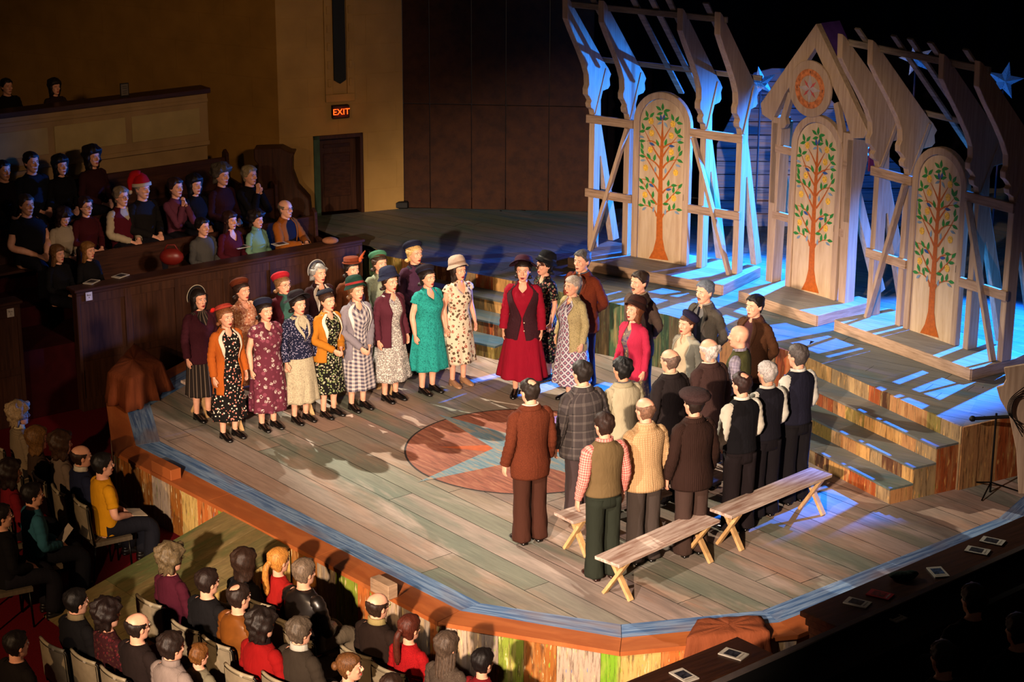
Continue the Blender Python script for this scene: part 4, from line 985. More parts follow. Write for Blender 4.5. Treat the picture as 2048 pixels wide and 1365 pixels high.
# ---- benches
def bench(c0,c1,c2,label,group=None,wd=None):
    a,b_,c=W(*c0,.45),W(*c1,.45),W(*c2,.45)    # near-left, near-right, far-right corners of the top
    d=(c-b_); L=d.length; d.normalize(); n=Vec((-d.y,d.x,0)); wdt=wd or min(.32,abs((a-b_).dot(n)))
    if (a-b_).dot(n)<0: n=-n
    o=b_+n*wdt/2+d*L/2; root=thing('bench',label,'bench',(o.x,o.y,0),math.atan2(d.y,d.x),group)
    b=MB(); b.box((0,0,.432),(L,wdt,.036)); part('seat_plank',b,M_BENCHTOP,root,bev=.004)
    for s in(-1,1):
        x=s*(L/2-.16)
        b=MB(); b.beam((x,-wdt*.42,.415),(x,wdt*.50,.0),.036,.062,(1,0,0)); part('leg',b,M_BENCHLEG,root,bev=.003)
        b=MB(); b.beam((x+.037,wdt*.42,.415),(x+.037,-wdt*.50,.0),.036,.062,(1,0,0)); part('leg',b,M_BENCHLEG,root,bev=.003)
        b=MB(); b.box((x,0,.40),(.06,wdt*.8,.03)); part('cross_batten',b,M_BENCHLEG,root)
    return root
bench((1172,1115),(1238,1131),(1440,1040),'front whitewashed bench with crossed pale legs, nearest the stage rim')
bench((1417,1018),(1463,1033),(1665,949),'whitewashed bench right of the front one, below the vested men')
bench((1087,1030),(1146,1044),(1345,985),'bench half hidden behind man in green vest and red checked shirt')
bench((1330,968),(1385,985),(1560,905),'bench hidden among the standing men, only its legs showing')
bench((337,757),(388,774),(560,733),'bench at the left under the maroon jacket woman')
bench((408,784),(452,800),(640,760),'bench behind the woman in the orange cardigan, mostly covered')
bench((600,734),(640,749),(800,722),'bench behind the plaid skirt woman, nearly hidden')
# ================================================================== HOUSE LEFT
RA=Vec((-5.78,25.75,0)); RV=Vec((.80035,.59953,0)); RM=Vec((-.59953,.80035,0)); ZZ=Vec((0,0,1))
def LP(t,o,z): return RA+RV*t+RM*o+ZZ*z
ML=Matrix((RV,RM,ZZ)).transposed()
def lbox(name,t0,t1,o0,o1,z0,z1,mat,parent,bev=.008,label=None):
    b=MB(); b.box(LP((t0+t1)/2,(o0+o1)/2,(z0+z1)/2),(t1-t0,o1-o0,z1-z0),ML); return part(name,b,mat,parent,bev=bev,label=label)
def vplane(px,py,P0,nrm):
    d=CM.transposed()@Vec(((px-1024)/CF,-(py-682.5)/CF,1.0)); o=Vec((0,0,CH)); t=(Vec(P0)-o).dot(nrm)/d.dot(nrm); return o+d*t
def loff(px,py,off): return vplane(px,py,LP(0,off,0),RM)
def Wy(px,py,y): return vplane(px,py,(0,y,0),Vec((0,1,0)))
def text(s_,size,M,mat,parent=None,name='lettering',ext=.002,align='CENTER'):
    c=bpy.data.curves.new('t','FONT'); c.body=s_; c.size=size; c.extrude=ext; c.align_x=align; c.align_y='CENTER'
    o=bpy.data.objects.new('t',c); COL.objects.link(o); dg=bpy.context.evaluated_depsgraph_get(); me=bpy.data.meshes.new_from_object(o.evaluated_get(dg)); bpy.data.objects.remove(o)
    me.materials.clear(); me.materials.append(mat); q=link(name,me,parent,M); return q
L1=4.49
def parapet(t0,t1,label):
    p=thing('box_parapet',label,'parapet',(0,0,0))
    lbox('wall_panel',t0,t1,0,.12,FZ,.98,M_DARKV,p); lbox('rail_cap',t0-.03,t1+.03,-.05,.22,1.02,1.06,M_DARKWOOD,p); lbox('rail_moulding',t0,t1,-.025,.17,.97,1.02,M_DARKWOOD,p)
    n=max(1,round((t1-t0)/.75)); w_=(t1-t0)/n
    for k in range(n+1):
        c=t0+k*w_; lbox('stile',max(t0,c-.05),min(t1,c+.05),-.02,0,FZ,.97,M_DARKV,p,.004)
    for z0,z1 in((.85,.97),(.05,.15),(FZ,FZ+.18)): lbox('panel_rail',t0,t1,-.015,0,z0,z1,M_DARKV,p,.003)
    return p
tb=(W(38,600,1.06)-RA).dot(RV)
pa=parapet(0,L1,'long dark wooden panelled wall in front of the side seats, left of stage'); pb=parapet(-4.,tb,'dark wooden box wall at the far left edge, marked 3')
for (px,py,tx,par) in ((178,593,'Box\n4',pa),(21,626,'Box\n3',pb)):
    q=loff(px,py,-.03); b=MB(); b.box((0,0,0),(.095,.004,.115),ML); o=part('row_card',b,plain('#b9b0a8'),par); 
    for v_ in o.data.vertices: v_.co+=q
    text(tx,.035,Matrix.Translation(q-RM*.003)@ML.to_4x4()@Matrix.Rotation(PI/2,4,'X'),plain('#222222'),o,ext=.0005)
tiers=struct('floor_tier')
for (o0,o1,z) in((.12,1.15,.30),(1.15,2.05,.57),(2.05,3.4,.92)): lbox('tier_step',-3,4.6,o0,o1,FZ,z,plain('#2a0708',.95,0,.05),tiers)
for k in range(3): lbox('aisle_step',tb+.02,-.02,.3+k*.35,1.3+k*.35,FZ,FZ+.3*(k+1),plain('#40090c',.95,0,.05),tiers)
def pew(t0,t1,o,z,label):
    p=thing('pew',label,'pew',(0,0,0)); lbox('seat',t0,t1,o-.02,o+.42,z+.40,z+.44,M_DARKWOOD,p); lbox('backrest',t0,t1,o+.40,o+.45,z+.30,z+.92,M_DARKWOOD,p)
    for t in(t0,t1-.05):
        b=MB(); b.prism([(-.05,0),(.50,0),(.50,.98),(.44,1.04),(.36,.98),(.34,.62),(.0,.58),(-.05,.52)],LP(t,o,z),RM,ZZ,RV,.05); part('pew_end',b,M_DARKWOOD,p,fixn=True,bev=.006)
    return p
pew(.55,4.35,.62,.30,'dark wooden pew directly behind the panelled wall'); pew(-1.2,4.2,1.50,.57,'dark wooden pew of the middle tier under the gallery'); pew(-2.4,3.9,2.42,.92,'dark wooden pew of the rear tier against the cream wall')
GO=3.40; M_CREAM=plain('#8f7652',.85,0,.1,.08,3); M_CREAM2=plain('#9c8a5e',.85,0,.1,.06,4)
gal=thing('gallery_front','cream panelled gallery front with dark wooden rail at upper left','gallery',(0,0,0)); tg=(loff(415,200,GO)-RA).dot(RV)
lbox('front_panel',-5,tg,GO,GO+.12,1.95,2.74,M_CREAM,gal); lbox('lower_wall',-5,tg,GO+.06,GO+.15,.8,1.95,M_CREAM,gal); lbox('handrail',-5,tg+.03,GO-.06,GO+.26,2.74,2.82,M_DARKWOOD,gal)
lbox('moulding',-5,tg,GO-.02,GO,2.60,2.66,M_CREAM,gal); lbox('moulding',-5,tg,GO-.03,GO,1.93,2.0,M_CREAM,gal); lbox('gallery_floor',-5,tg,GO+.1,GO+3,1.9,1.97,M_DARKWOOD,gal)
for k in range(6): lbox('raised_panel',tg-.15-(k+1)*1.25+.1,tg-.15-k*1.25,GO-.012,GO,2.12,2.52,M_CREAM2,gal)
WC=Vec((-3.60,30.72,0)); WA=Vec((-.884,.467,0)).normalized(); WB=(Vec((-1.73,31.48,0))-WC).normalized()
def blockwall(name,P,D,L,z0,z1,bw,bh,mat,hole=None):
    root=struct(name); nrm=Vec((-D.y,D.x,0)); nrm=nrm if nrm.y>0 else -nrm; M=Matrix((D,nrm,ZZ)).transposed()
    for x0,x1,za,zb_ in ([(0,L,z0,z1)] if not hole else [(0,hole[0],z0,z1),(hole[1],L,z0,z1),(hole[0],hole[1],hole[3],z1)]): b=MB(); b.box(P+D*(x0+x1)/2+nrm*.054+ZZ*(za+zb_)/2,(x1-x0,.1,zb_-za),M); part('wall_backing',b,mat,root)
    r=0; z=z0
    while z<z1-.05:
        h=min(bh,z1-z); t=-(bw/2 if r%2 else 0)
        while t<L:
            a,c=max(0,t),min(L,t+bw); segs=[(a,c)]
            if hole and z+h>hole[2] and z<hole[3]:
                segs=[(x,y) for x,y in((a,min(c,hole[0])),(max(a,hole[1]),c)) if y-x>.02]
                # courses cut by the head of the opening keep the part above
            for x,y in segs:
                if y-x>.03:
                    q=MB(); q.box(P+D*(x+y)/2+nrm*.05+ZZ*(z+h/2),(y-x-.005,.1,h-.005),M); part('wall_block',q,mat,root)
            t+=bw
        z+=h; r+=1
    return root,nrm,M
M_WALLA=plain('#8f6a30',.9,0,.08,.08,2.5); M_WALLB=plain('#9b7c48',.9,0,.08,.08,2.5)
blockwall('wall_left',WC,WA,6.5,.2,6.3,.95,.46,M_WALLA)
dA=vplane(630,420,WC,Vec((-WB.y,WB.x,0))); dB=vplane(728,415,WC,Vec((-WB.y,WB.x,0))); dT=vplane(680,250,WC,Vec((-WB.y,WB.x,0))).z
ta,tbb=(dA-WC).dot(WB),(dB-WC).dot(WB); LB=(Vec((-1.73,31.48,0))-WC).length
zt=.2+.46*round((dT-.2)/.46)
wb,nb,MBm=blockwall('wall_back',WC,WB,LB,.2,6.3,.95,.46,M_WALLB,(ta,tbb,.2,zt))
dr_=struct('door_1'); 
def wbox(name,t0,t1,o0,o1,z0,z1,mat,parent,bev=.004):
    b=MB(); b.box(WC+WB*(t0+t1)/2+nb*(o0+o1)/2+ZZ*(z0+z1)/2,(t1-t0,o1-o0,z1-z0),MBm); return part(name,b,mat,parent,bev=bev)
wbox('jamb',ta,ta+.10,-.02,.35,.76,zt,plain('#2c4434',.6),dr_); wbox('jamb',tbb-.05,tbb,-.02,.35,.76,zt,M_DARKV,dr_); wbox('lintel',ta,tbb,-.02,.12,zt-.06,zt+.0,M_DARKV,dr_)
lf_=wbox('door_leaf',ta+.10,tbb-.05,.22,.27,.76,zt-.06,M_DARKV,dr_); wbox('leaf_panel',ta+.22,tbb-.15,.205,.22,1.0,1.7,M_DARKWOOD,lf_); wbox('leaf_panel',ta+.22,tbb-.15,.205,.22,1.85,zt-.25,M_DARKWOOD,lf_)
ex=vplane(679,222,WC,nb); t_=(ex-WC).dot(WB); z_=ex.z
sg=thing('exit_sign','glowing red EXIT sign above the dark doorway','sign',(0,0,0))
wbox('case',t_-.135,t_+.135,-.09,.0,z_-.10,z_+.10,plain('#1a0a08'),sg); wbox('face_panel',t_-.115,t_+.115,-.094,-.09,z_-.08,z_+.08,plain('#3a0a06'),sg)
t=NT('lit red letters'); ME=t.out(hexc('#ff5018'),emit=hexc('#ff4a12'),es=3.2)
text('EXIT',.135,Matrix.Translation(ex-nb*.096)@MBm.to_4x4()@Matrix.Rotation(PI/2,4,'X'),ME,sg,ext=.001)
l=bpy.data.lights.new('exit_glow','POINT'); l.energy=.5; l.color=(1,.25,.08); l.shadow_soft_size=.05; o=bpy.data.objects.new('exit_glow',l); COL.objects.link(o); o.location=ex-nb*.2
# hanging banner niche
b0,b1=vplane(667,160,WC,nb),vplane(691,160,WC,nb); tn0,tn1=(b0-WC).dot(WB),(b1-WC).dot(WB); zn=b0.z
nz=thing('plaster_niche','narrow dark hanging panel in a moulded plaster surround on the back wall','wall panel',(0,0,0))
for (x0,x1) in((tn0-.14,tn0-.02),(tn1+.02,tn1+.14)): wbox('surround_moulding',x0,x1,-.03,0,zn-.22,5.8,M_WALLB,nz)
wbox('surround_moulding',tn0-.14,tn1+.14,-.035,0,zn-.34,zn-.22,M_WALLB,nz)
b=MB(); b.prism([(tn0,5.8),(tn0,zn),((tn0+tn1)/2,zn-.06),(tn1,zn),(tn1,5.8)],WC-nb*.04,WB,ZZ,nb,.03); part('dark_panel',b,plain('#0c1412'),nz,fixn=True)
for k in range(9): wbox('rosette',tn0-.10,tn0-.05,-.045,-.03,zn-.1+k*.28,zn+.02+k*.28,M_WALLB,nz); wbox('rosette',tn1+.05,tn1+.10,-.045,-.03,zn-.1+k*.28,zn+.02+k*.28,M_WALLB,nz)
# dark carved end piece
c0=Wy(552,430,30.0); b=MB(); f=lambda x,y:((Wy(x,y,30.0)-c0).x,(Wy(x,y,30.0)-c0).z)
b.prism([f(512,440),(f(512,440)),f(516,330),f(508,320),f(507,298),f(562,296),f(580,305),f(590,306),f(584,318),f(584,345),f(595,375),f(618,400),f(622,440)][1:],c0,(1,0,0),(0,0,1),(0,1,0),.30)
o=part('carved_end_panel',b,M_DARKV,None,fixn=True,bev=.015); tag(o,'dark carved wooden scroll-shaped end panel beside the doorway','panel')
o=MB(); o.box((0,0,0),(.1,.1,.1))
ms=thing('microphone_stand','thin black microphone stand against the wall left of the doorway','stand',W(612,425,.76)); b=MB(); b.tube([(0,0,0),(0,0,.75)],.012,6); part('pole',b,M_METAL,ms); b=MB(); b.tube([(0,0,.72),(.09,-.03,.66)],.026,8); part('microphone',b,M_BLACK,ms); b=MB(); b.lathe([(.12,0),(.12,.015),(.01,.02)],(0,0,0),14,cap0=True); part('base',b,M_METAL,ms)
o=MB(); q=W(785,415,.76); o.box((0,0,.06),(.52,.22,.12)); o=part('floor_monitor',o,M_BLACK,None,bev=.02); o.location=q; tag(o,'low black box on the deck by the wall corner','box')
# ---- brown scenery flats and black drapes
t=NT('brown scenic flat',.75,0,.2); v=t.coord('Object'); n=t.noise(v,6,5,.65); n2=t.noise(v,60,3); M_FLAT=t.out(t.mix(t.math('MULTIPLY',n2,.4),t.ramp(n,[(.35,hexc('#2c160c')),(.65,hexc('#40220f'))]),hexc('#1a0d08')),n2,.3,.01)
fa=thing('scenery_wall','dark brown flat scenery wall with riveted panel joints behind the deck','scenery',(0,0,0)); F0=Vec((-1.73,31.50,0)); FD=(Vec((1.25,31.28,0))-F0); FL=FD.length; FD.normalize(); FN=Vec((-FD.y,FD.x,0)); MF=Matrix((FD,FN,ZZ)).transposed()
for (x0,x1) in((0,.42),(.42,1.08),(1.08,1.62),(1.62,2.3),(2.3,FL)):
    for z0,z1 in((DZ,2.45),(2.45,4.9),(4.9,6.3)):
        b=MB(); b.box(F0+FD*(x0+x1)/2+FN*.03+ZZ*(z0+z1)/2,(x1-x0-.01,.05,z1-z0-.012),MF); part('wall_panel',b,M_FLAT,fa,bev=.004)
b=MB(); rows=[]
P_=[(FL*FD.x+F0.x,31.5),(2.5,32.2),(6,32.9),(9.6,33.2),(11.5,27)]
pts=[]
for i in range(len(P_)-1):
    for k in range(40): pts.append(Vec(P_[i]).lerp(Vec(P_[i+1]),k/40))
rows=[[Vec((p.x+.04*math.sin(i*1.3),p.y+.06*math.sin(i*.9),z)) for i,p in enumerate(pts)] for z in(.76,3.5,7.5)]
b.grid(rows,False); o=part('black_drape',b,plain('#070506',.95,0,.02),None,True); tag(o,'black stage curtain hanging across the back','curtain')
wr=struct('wall_right'); b=MB(); b.box((13.5,20,2.5),(.2,32,7)); part('wall_panel',b,plain('#0a0706'),wr)
# ---- hill / tent backdrop of boards
hb_=thing('board_backdrop','tall sloping cut-out of curved grey-blue boards behind the gable','scenery',(0,0,0)); Y0=30.4
cv=[Wy(*p,Y0) for p in((1430,500),(1434,289),(1473,228),(1508,146),(1572,130),(1632,170),(1716,285),(1800,335),(1838,500))]; cv=[(p.x,p.z) for p in cv]
hullp=chull(cv)
t=NT('blue grey scenic boards',.7,0,.25); v=t.coord('Object',(1,1,1)); mp=t.n('ShaderNodeMapping',{'Vector':v,'Scale':(1.2,1,26)}).outputs[0]; n=t.noise(mp,1,4,.6,.4); M_HILL=t.out(t.ramp(n,[(.3,hexc('#34405a')),(.5,hexc('#6f7690')),(.7,hexc('#8a6a5e'))]))
z=DZ
while z<4.2:
    pl=clip(clip(list(hullp),(0,-1),-z-.006),(0,1),z+.20)
    if len(pl)>2 and abs(area(pl))>.01:
        b=MB(); b.prism(pl,(0,Y0,0),(1,0,0),(0,0,1),(0,1,0),.04); part('board',b,M_HILL,hb_,fixn=True,bev=.004)
    z+=.206
# ---- stars
t=NT('perforated star',.6,0,.2); v=t.coord('Object'); vo=t.n('ShaderNodeTexVoronoi',{'Vector':v,'Scale':42.}); M_STAR=t.out(t.mix(t.math('LESS_THAN',vo.outputs['Distance'],.22),hexc('#a8acb8'),hexc('#2c3450')))
def starobj(px,py,y,r,rot,label):
    c=Wy(px,py,y); s_=thing('paper_star',label,'star',(c.x,c.y,DZ)); zc=c.z-DZ; b=MB(); vs=[Vec((0,-.05,zc)),Vec((0,.05,zc))]
    for k in range(10):
        a=PI/2+rot+k*PI/5; q=r if k%2==0 else r*.40; vs.append(Vec((math.cos(a)*q,0,zc+math.sin(a)*q)))
    b.add(vs,[(0,2+k,2+(k+1)%10) for k in range(10)]+[(1,2+(k+1)%10,2+k) for k in range(10)]); part('star_body',b,M_STAR,s_,fixn=True)
    b=MB(); b.tube([(0,.03,0),(0,.03,zc-r*.5)],.014,6); part('pole',b,plain('#2a1c2c'),s_)
starobj(2009,162,27.5,.27,R(-10),'pale perforated star on a pole, right of the arches'); starobj(1833,118,28.3,.25,R(14),'pale perforated star behind the slats of the right arch')
starobj(1522,165,28.9,.24,R(12),'pale perforated star left of the central gable'); starobj(1725,300,29.4,.16,R(12),'small pale star low behind the gable\'s right post')
# ---- wing piece, stands, cables at right
wg=thing('wing_cutout','blue-lit wooden scroll-edged cut-out at far right with cables','scenery',(0,0,0)); Yw=21.35
f=lambda x,y:((lambda p:(p.x,p.z))(Wy(x,y,Yw)))
b=MB(); b.prism([f(2060,728),f(2008,737),f(2012,760),f(2006,772),f(1993,776),f(2000,800),f(2018,830),f(2032,900),f(2038,1010),f(2060,1020)],(0,Yw,0),(1,0,0),(0,0,1),(.3,1,0),.05); part('cutout_panel',b,M_WHITEWOOD,wg,fixn=True,bev=.005)
b=MB()
for k in range(4): b.tube(bez([Wy(2048,775+k*6,Yw-.06),Wy(2020+k*3,800,Yw-.08),Wy(2018+k*2,830,Yw-.07),Wy(2045,850+k*8,Yw-.06)],5),.006,5)
o=part('cable',b,M_BLACK,wg); o['kind']='stuff'
p=W(1980,985,0); st=thing('music_stand','black microphone boom stand at the right corner of the deck','stand',(p.x,p.y,0)); b=MB(); b.tube([(0,0,.0),(0,0,.95)],.013,6); part('pole',b,M_METAL,st); 
b=MB(); a=Wy(1945,838,p.y)-Vec((p.x,p.y,0)); c=Wy(2035,833,p.y)-Vec((p.x,p.y,0)); b.tube([a,c],.022,8); part('boom',b,M_BLACK,st); b=MB(); b.ell(a,(.04,.03,.035)); part('microphone',b,M_BLACK,st)
for k in range(3): b=MB(); b.tube([(0,0,.12),(math.cos(k*2.1)*.32,math.sin(k*2.1)*.32,.012)],.009,5); part('leg',b,M_METAL,st)
# ---- cloths
def drape(name,label,top,zt,zb,mat,flare=.12,seed=0,tent=0):
    rnd=random.Random(seed); n=len(top); c=sum((Vec(p) for p in top),Vec((0,0)))/n; N=64; per=[]
    L=[(Vec(top[(i+1)%n])-Vec(top[i])).length for i in range(n)]; T=sum(L)
    for k in range(N):
        s_=T*k/N; i=0
        while s_>L[i]: s_-=L[i]; i+=1
        per.append(Vec(top[i]).lerp(Vec(top[(i+1)%n]),s_/L[i]))
    rows=[]; 
    for q in(.02,.5,.85,1.0): rows.append([Vec(((c+(p-c)*q).x,(c+(p-c)*q).y,zt+tent*(1-q)+.004*math.sin(k)-(0.02 if q==1 else 0))) for k,p in enumerate(per)])
    for u_ in(.15,.4,.7,1.0):
        r=[]
        for k,p in enumerate(per):
            d=(p-c).normalized(); w_=flare*u_*(1+.75*math.sin(k*2*PI/N*11+seed)+.4*math.sin(k*2*PI/N*23)); r.append(Vec((p.x+d.x*w_,p.y+d.y*w_,zt-.02+(zb-zt+.02)*u_*(1-.0*math.sin(k)))))
        rows.append(r)
    b=MB(); b.grid(rows,True,True,uvs=lambda a,c_:(c_/N*3,a*.1)); o=part(name,b,mat,None,True); s2=o.modifiers.new('thickness','SOLIDIFY'); s2.thickness=.012; return tag(o,label,'cloth')
q=[W(x,y,.42) for x,y in((268,684),(325,722),(262,762),(215,742))]
drape('draped_cloth','brown cloth thrown over a box on the stage rim at left',[(p.x,p.y) for p in q],.42,.02,M_BROWNCLOTH,.07,2,.05)
bx=thing('speaker_crate','pale wooden crate corner showing under the left brown cloth','box',(0,0,0)); b=MB(); cc=sum(((p-Vec((0,0,p.z))) for p in q),Vec())/4; b.box(cc+ZZ*.17,(.24,.26,.32)); part('crate_body',b,M_BENCHLEG,bx)
q=[W(x,y,.10) for x,y in((1395,1236),(1523,1228),(1540,1262),(1372,1275))]
drape('draped_cloth','brown cloth hanging over the front rim above the dark ledge',[(p.x,p.y) for p in q],.10,-.42,M_BROWNCLOTH,.06,4)
# ================================================================== PERFORMERS
GW='women of the chorus at the left'; GM='men of the chorus at the right'
navy=cloth('#1c2036'); mar=cloth('#3a141c'); 
woman(at_feet(408,838),1.66,42,'woman in maroon jacket and striped skirt with round pale-edged halo hat, leftmost',cloth('#241d1a','stripe','#6a5a4c',sc=22.),bl=dict(m=cloth('#3e141e','tweed','#2c0e16'),neck=('v',.18),zb=.78,name='jacket'),hem=(.215,.175),zb=.34,hat_=('halo',cloth('#201c1c'),cloth('#b8ac94')),hs='bob',hc='#1a100c',group=GW)
woman(at_feet(461,876),1.64,40,'woman in orange cardigan over black dotted dress, small coral hat with bow',cloth('#12100f','dots','#e0d4c0','#c07868',30.),cardi=cloth('#b0581c','rib','#8a4010',sc=70.),czb=.62,hat_=('small',cloth('#a83e30'),cloth('#902a22'),'bow'),hc='#7a4a2a',lapel=cloth('#d8cbb4'),hem=(.225,.185),zb=.27,group=GW)
woman(at_feet(538,857),1.61,38,'woman in short sleeved plum floral dress with navy beret',cloth('#5c2634','floral','#b8a8a0','#7a3c4c',17.),sl=.36,fat=.5,hat_=('beret',cloth('#1a1c30'),navy),hc='#1c120e',hem=(.265,.22),zb=.28,group=GW)
woman(at_feet(603,843),1.62,40,'woman in navy dotted blouse, patterned cream skirt and dark brimmed hat',cloth('#b5a98c','scribble','#4a4238',sc=42.),bl=dict(m=cloth('#181a30','dots','#8c86a0','#8c86a0',46.),neck=('v',.18),zb=.90,col=cloth('#b8ac92','scribble','#6a6250',sc=60.)),hat_=('brim',cloth('#1c161c')),hc='#1a0f0c',hem=(.255,.21),zb=.30,group=GW)
woman(at_feet(660,832),1.60,46,'woman in mustard cardigan with clasped hands over black floral dress',cloth('#14120f','floral','#cfc4a8','#7d8a5c',34.),cardi=cloth('#b06f1e'),czb=.80,pose='clasp',hat_=('small',cloth('#1c1e2a')),hc='#3a2418',lapel=cloth('#e0d6c4'),hem=(.23,.19),zb=.36,hs='bun',group=GW)
woman(at_feet(717,818),1.66,38,'woman in grey cardigan and checked dress with green red-banded cloche, hands clasped',cloth('#b9b0ac','gingham','#4c4858',sc=17.),cardi=cloth('#867f88','rib','#6c6670',sc=80.),czb=.66,pose='low',hat_=('cloche',cloth('#16352c'),cloth('#8a2c2c')),hc='#6a4a30',lapel=cloth('#cfcac6'),hem=(.24,.20),zb=.30,cal=R(42),group=GW)
woman(at_feet(783,800),1.68,42,'woman in burgundy cardigan over grey patterned dress with navy brimmed cloche',cloth('#96908a','floral','#2c2a2c','#e0d8cc',60.),cardi=cloth('#4e202c'),czb=.76,cal=R(26),hat_=('cloche',cloth('#20263e'),navy),hc='#2c1a12',hem=(.265,.22),zb=.30,group=GW)
r,H=woman(at_feet(857,785),1.65,42,'woman in teal patterned dress with black belt and dark beret',cloth('#249088','scribble','#0c4a4c',sc=20.),sl=.36,fat=.5,hat_=('beret',cloth('#1c1824'),navy),hc='#1c120e',hem=(.28,.235),zb=.36,neck=('v',.14),hs='roll',group=GW); belt(r,M_BLACK,'f',.15,.016,1.03)
woman(at_feet(918,770),1.66,36,'woman in cream floral dress with pale felt cloche, end of front row',cloth('#cdbfa6','floral','#8e3c30','#5a4636',20.),sl=.30,hat_=('cloche',cloth('#b09c8c'),cloth('#8c7464')),hc='#2a1812',shoe='#9a7354',hem=(.235,.195),zb=.34,neck=('v',.16),hs='bob',group=GW)
# back row of women
woman(at_head(483,556,1.68),1.62,48,'woman in peach printed dress with tilted rust hat',cloth('#b07a5c','floral','#d8c0a8','#8c4c3c',36.),sl=1.,hat_=('beret',cloth('#58240f'),cloth('#481a0c')),hc='#2c1810',group=GW)
woman(at_head(565,544,1.68),1.62,44,'woman in red beret, maroon cardigan and teal dress',cloth('#34584f'),cardi=cloth('#4c1622'),hat_=('beret',cloth('#a01a26'),cloth('#8a1420')),hc='#7a5636',glasses='#5a4838',fat=.5,neck=('high',0),group=GW)
woman(at_head(637,527,1.66),1.64,38,'grey-haired woman with headband in dark cardigan and white lace collar',cloth('#28181a'),cardi=cloth('#2c1418'),cal=R(30),hs='curly',hc='#8c8a86',hat_=('halo',cloth('#3a3a44'),cloth('#a8a298')),lapel=cloth('#d0c8bc'),group=GW)
woman(at_head(703,514,1.70),1.64,36,'woman in brown coat with rust pillbox hat and feather trim',cloth('#5c3018'),bl=dict(m=cloth('#5e3016','tweed','#48240f'),zb=.70,neck=('v',.16),name='coat'),hat_=('pill',cloth('#6a2e18'),cloth('#54220f'),'feather'),hc='#1e120e',group=GW)
woman(at_head(759,502,1.70),1.64,36,'woman in sage speckled dress with green and brown cap',cloth('#8c947c','scribble','#3c4a40',sc=60.),sl=1.,hat_=('beret',cloth('#3c6e54'),cloth('#4a2c1c')),hc='#3c2a20',neck=('v',.13),group=GW)
woman(at_head(829,488,1.74),1.72,40,'fair-haired woman in plum and navy sweater with navy beret, rear right of women',cloth('#1c1c28'),bl=dict(m=cloth('#44263c'),zb=.84,neck=('round',.03),name='sweater'),hat_=('beret',cloth('#14162a'),navy),hc='#c8a468',pose='low',group=GW)
# centre
woman(at_feet(1045,792),1.79,-6,'woman in long crimson dress and maroon sleeveless coat with wide dark hat',cloth('#8c0e26'),sl=1.,cardi=None,hat_=('brim',cloth('#3a1c2c'),cloth('#2a1420')),hc='#1e120e',hem=(.30,.25),zb=.26,neck=('v',.12),hy=0,group=None,bl=None)
_r=[o for o in bpy.data.objects if o.get('label','').startswith('woman in long crimson')][0]
torso_garment(_r,'sleeveless_coat',cloth('#3a1a22','tweed','#2a1218'),'f',0,0,.026,.70,('round',0),.03,(.01,6),vee(1.43,1.05,R(52),R(2),R(16))); buttons(_r,plain('#c8b49c',.3),'f',0,.05,(.98,.88),.03)
woman(at_head(1090,509,1.70),1.66,-58,'woman in black floral dress and black cloche, half hidden in shadow',cloth('#120e12','floral','#a86c60','#5c6a50',30.),sl=.5,hat_=('cloche',cloth('#0e0e12'),M_BLACK),hc='#120c0a')
woman(at_head(1146,556,1.62),1.62,-52,'white-haired woman in glasses, lattice print dress and spotted beige cardigan',cloth('#b9b6bd','lattice','#5c4e66','#a8707c',sc=15.),cardi=cloth('#a89a70','scribble','#3c3424',sc=45.),czb=.52,hs='bun',hc='#a89c90',glasses='#b8a890',fat=.5,hem=(.28,.24),zb=.26,cal=R(34))
woman(at_head(1268,599,1.68),1.64,-46,'woman in pink cardigan over floral dress with brown bowler hat',cloth('#6a5c58','floral','#b8a470','#4c3c5c',22.),cardi=cloth('#b32a48','rib','#8a1c34',sc=70.),czb=.62,cal=R(16),hat_=('cloche',cloth('#2c1410'),cloth('#1e0e0c')),hc='#6a3c20',hs='bob',hp=-8,shoe='#1a1210')
woman(at_head(1375,625,1.66),1.62,-50,'woman in cream dress and pale cape with tilted navy hat',cloth('#b9a98c'),cardi=cloth('#9c9c8c'),czb=.95,cal=R(40),hat_=('beret',cloth('#1c1830'),navy),hc='#4c2c1c',hs='bun')
# men facing left
man(at_head(1165,503,1.83),1.82,-40,'tall man in rust coat over blue shirt and maroon trousers',cloth('#6a2c16','tweed','#54200e'),'#2c141c','#4c5c6c',czb=.74,al=full_open(R(26)),hs='short',hc='#4a4644',pose='back',fat=.4,group=None,lip='#9a5648')
man(at_head(1280,547,1.80),1.80,-52,'moustached man in grey-brown jacket and cream shirt',cloth('#54443a','tweed','#463830'),'#1a1614','#c8bca0',pose='back',hc='#2a1c14')
man(at_head(1411,566,1.80),1.80,-50,'grey-haired man in greenish overcoat, black vest and dark tie',cloth('#4a4038','tweed','#3a3c34'),'#181414','#8c8c88',pose='back',al=full_open(R(24)),vest=cloth('#121416'),hc='#5c6470',tie=cloth('#1c1c28'))
man(at_head(1511,594,1.78),1.78,-50,'black-haired man in brown jacket and plum shirt',cloth('#4a2c18','tweed','#38200f'),'#1a1210','#4c2c30',pose='back',hc='#0e0a0a',al=full_open(R(22)))
man(at_head(1480,655,1.78),1.78,-112,'bald man in moss green vest and striped shirt sleeves',None,'#1c1a18',vest=cloth('#4c4c2c'),shirtm=cloth('#7c7484','plaid','#b0a8b4','#4c4c70',sc=30.),hs='none',pose='low')
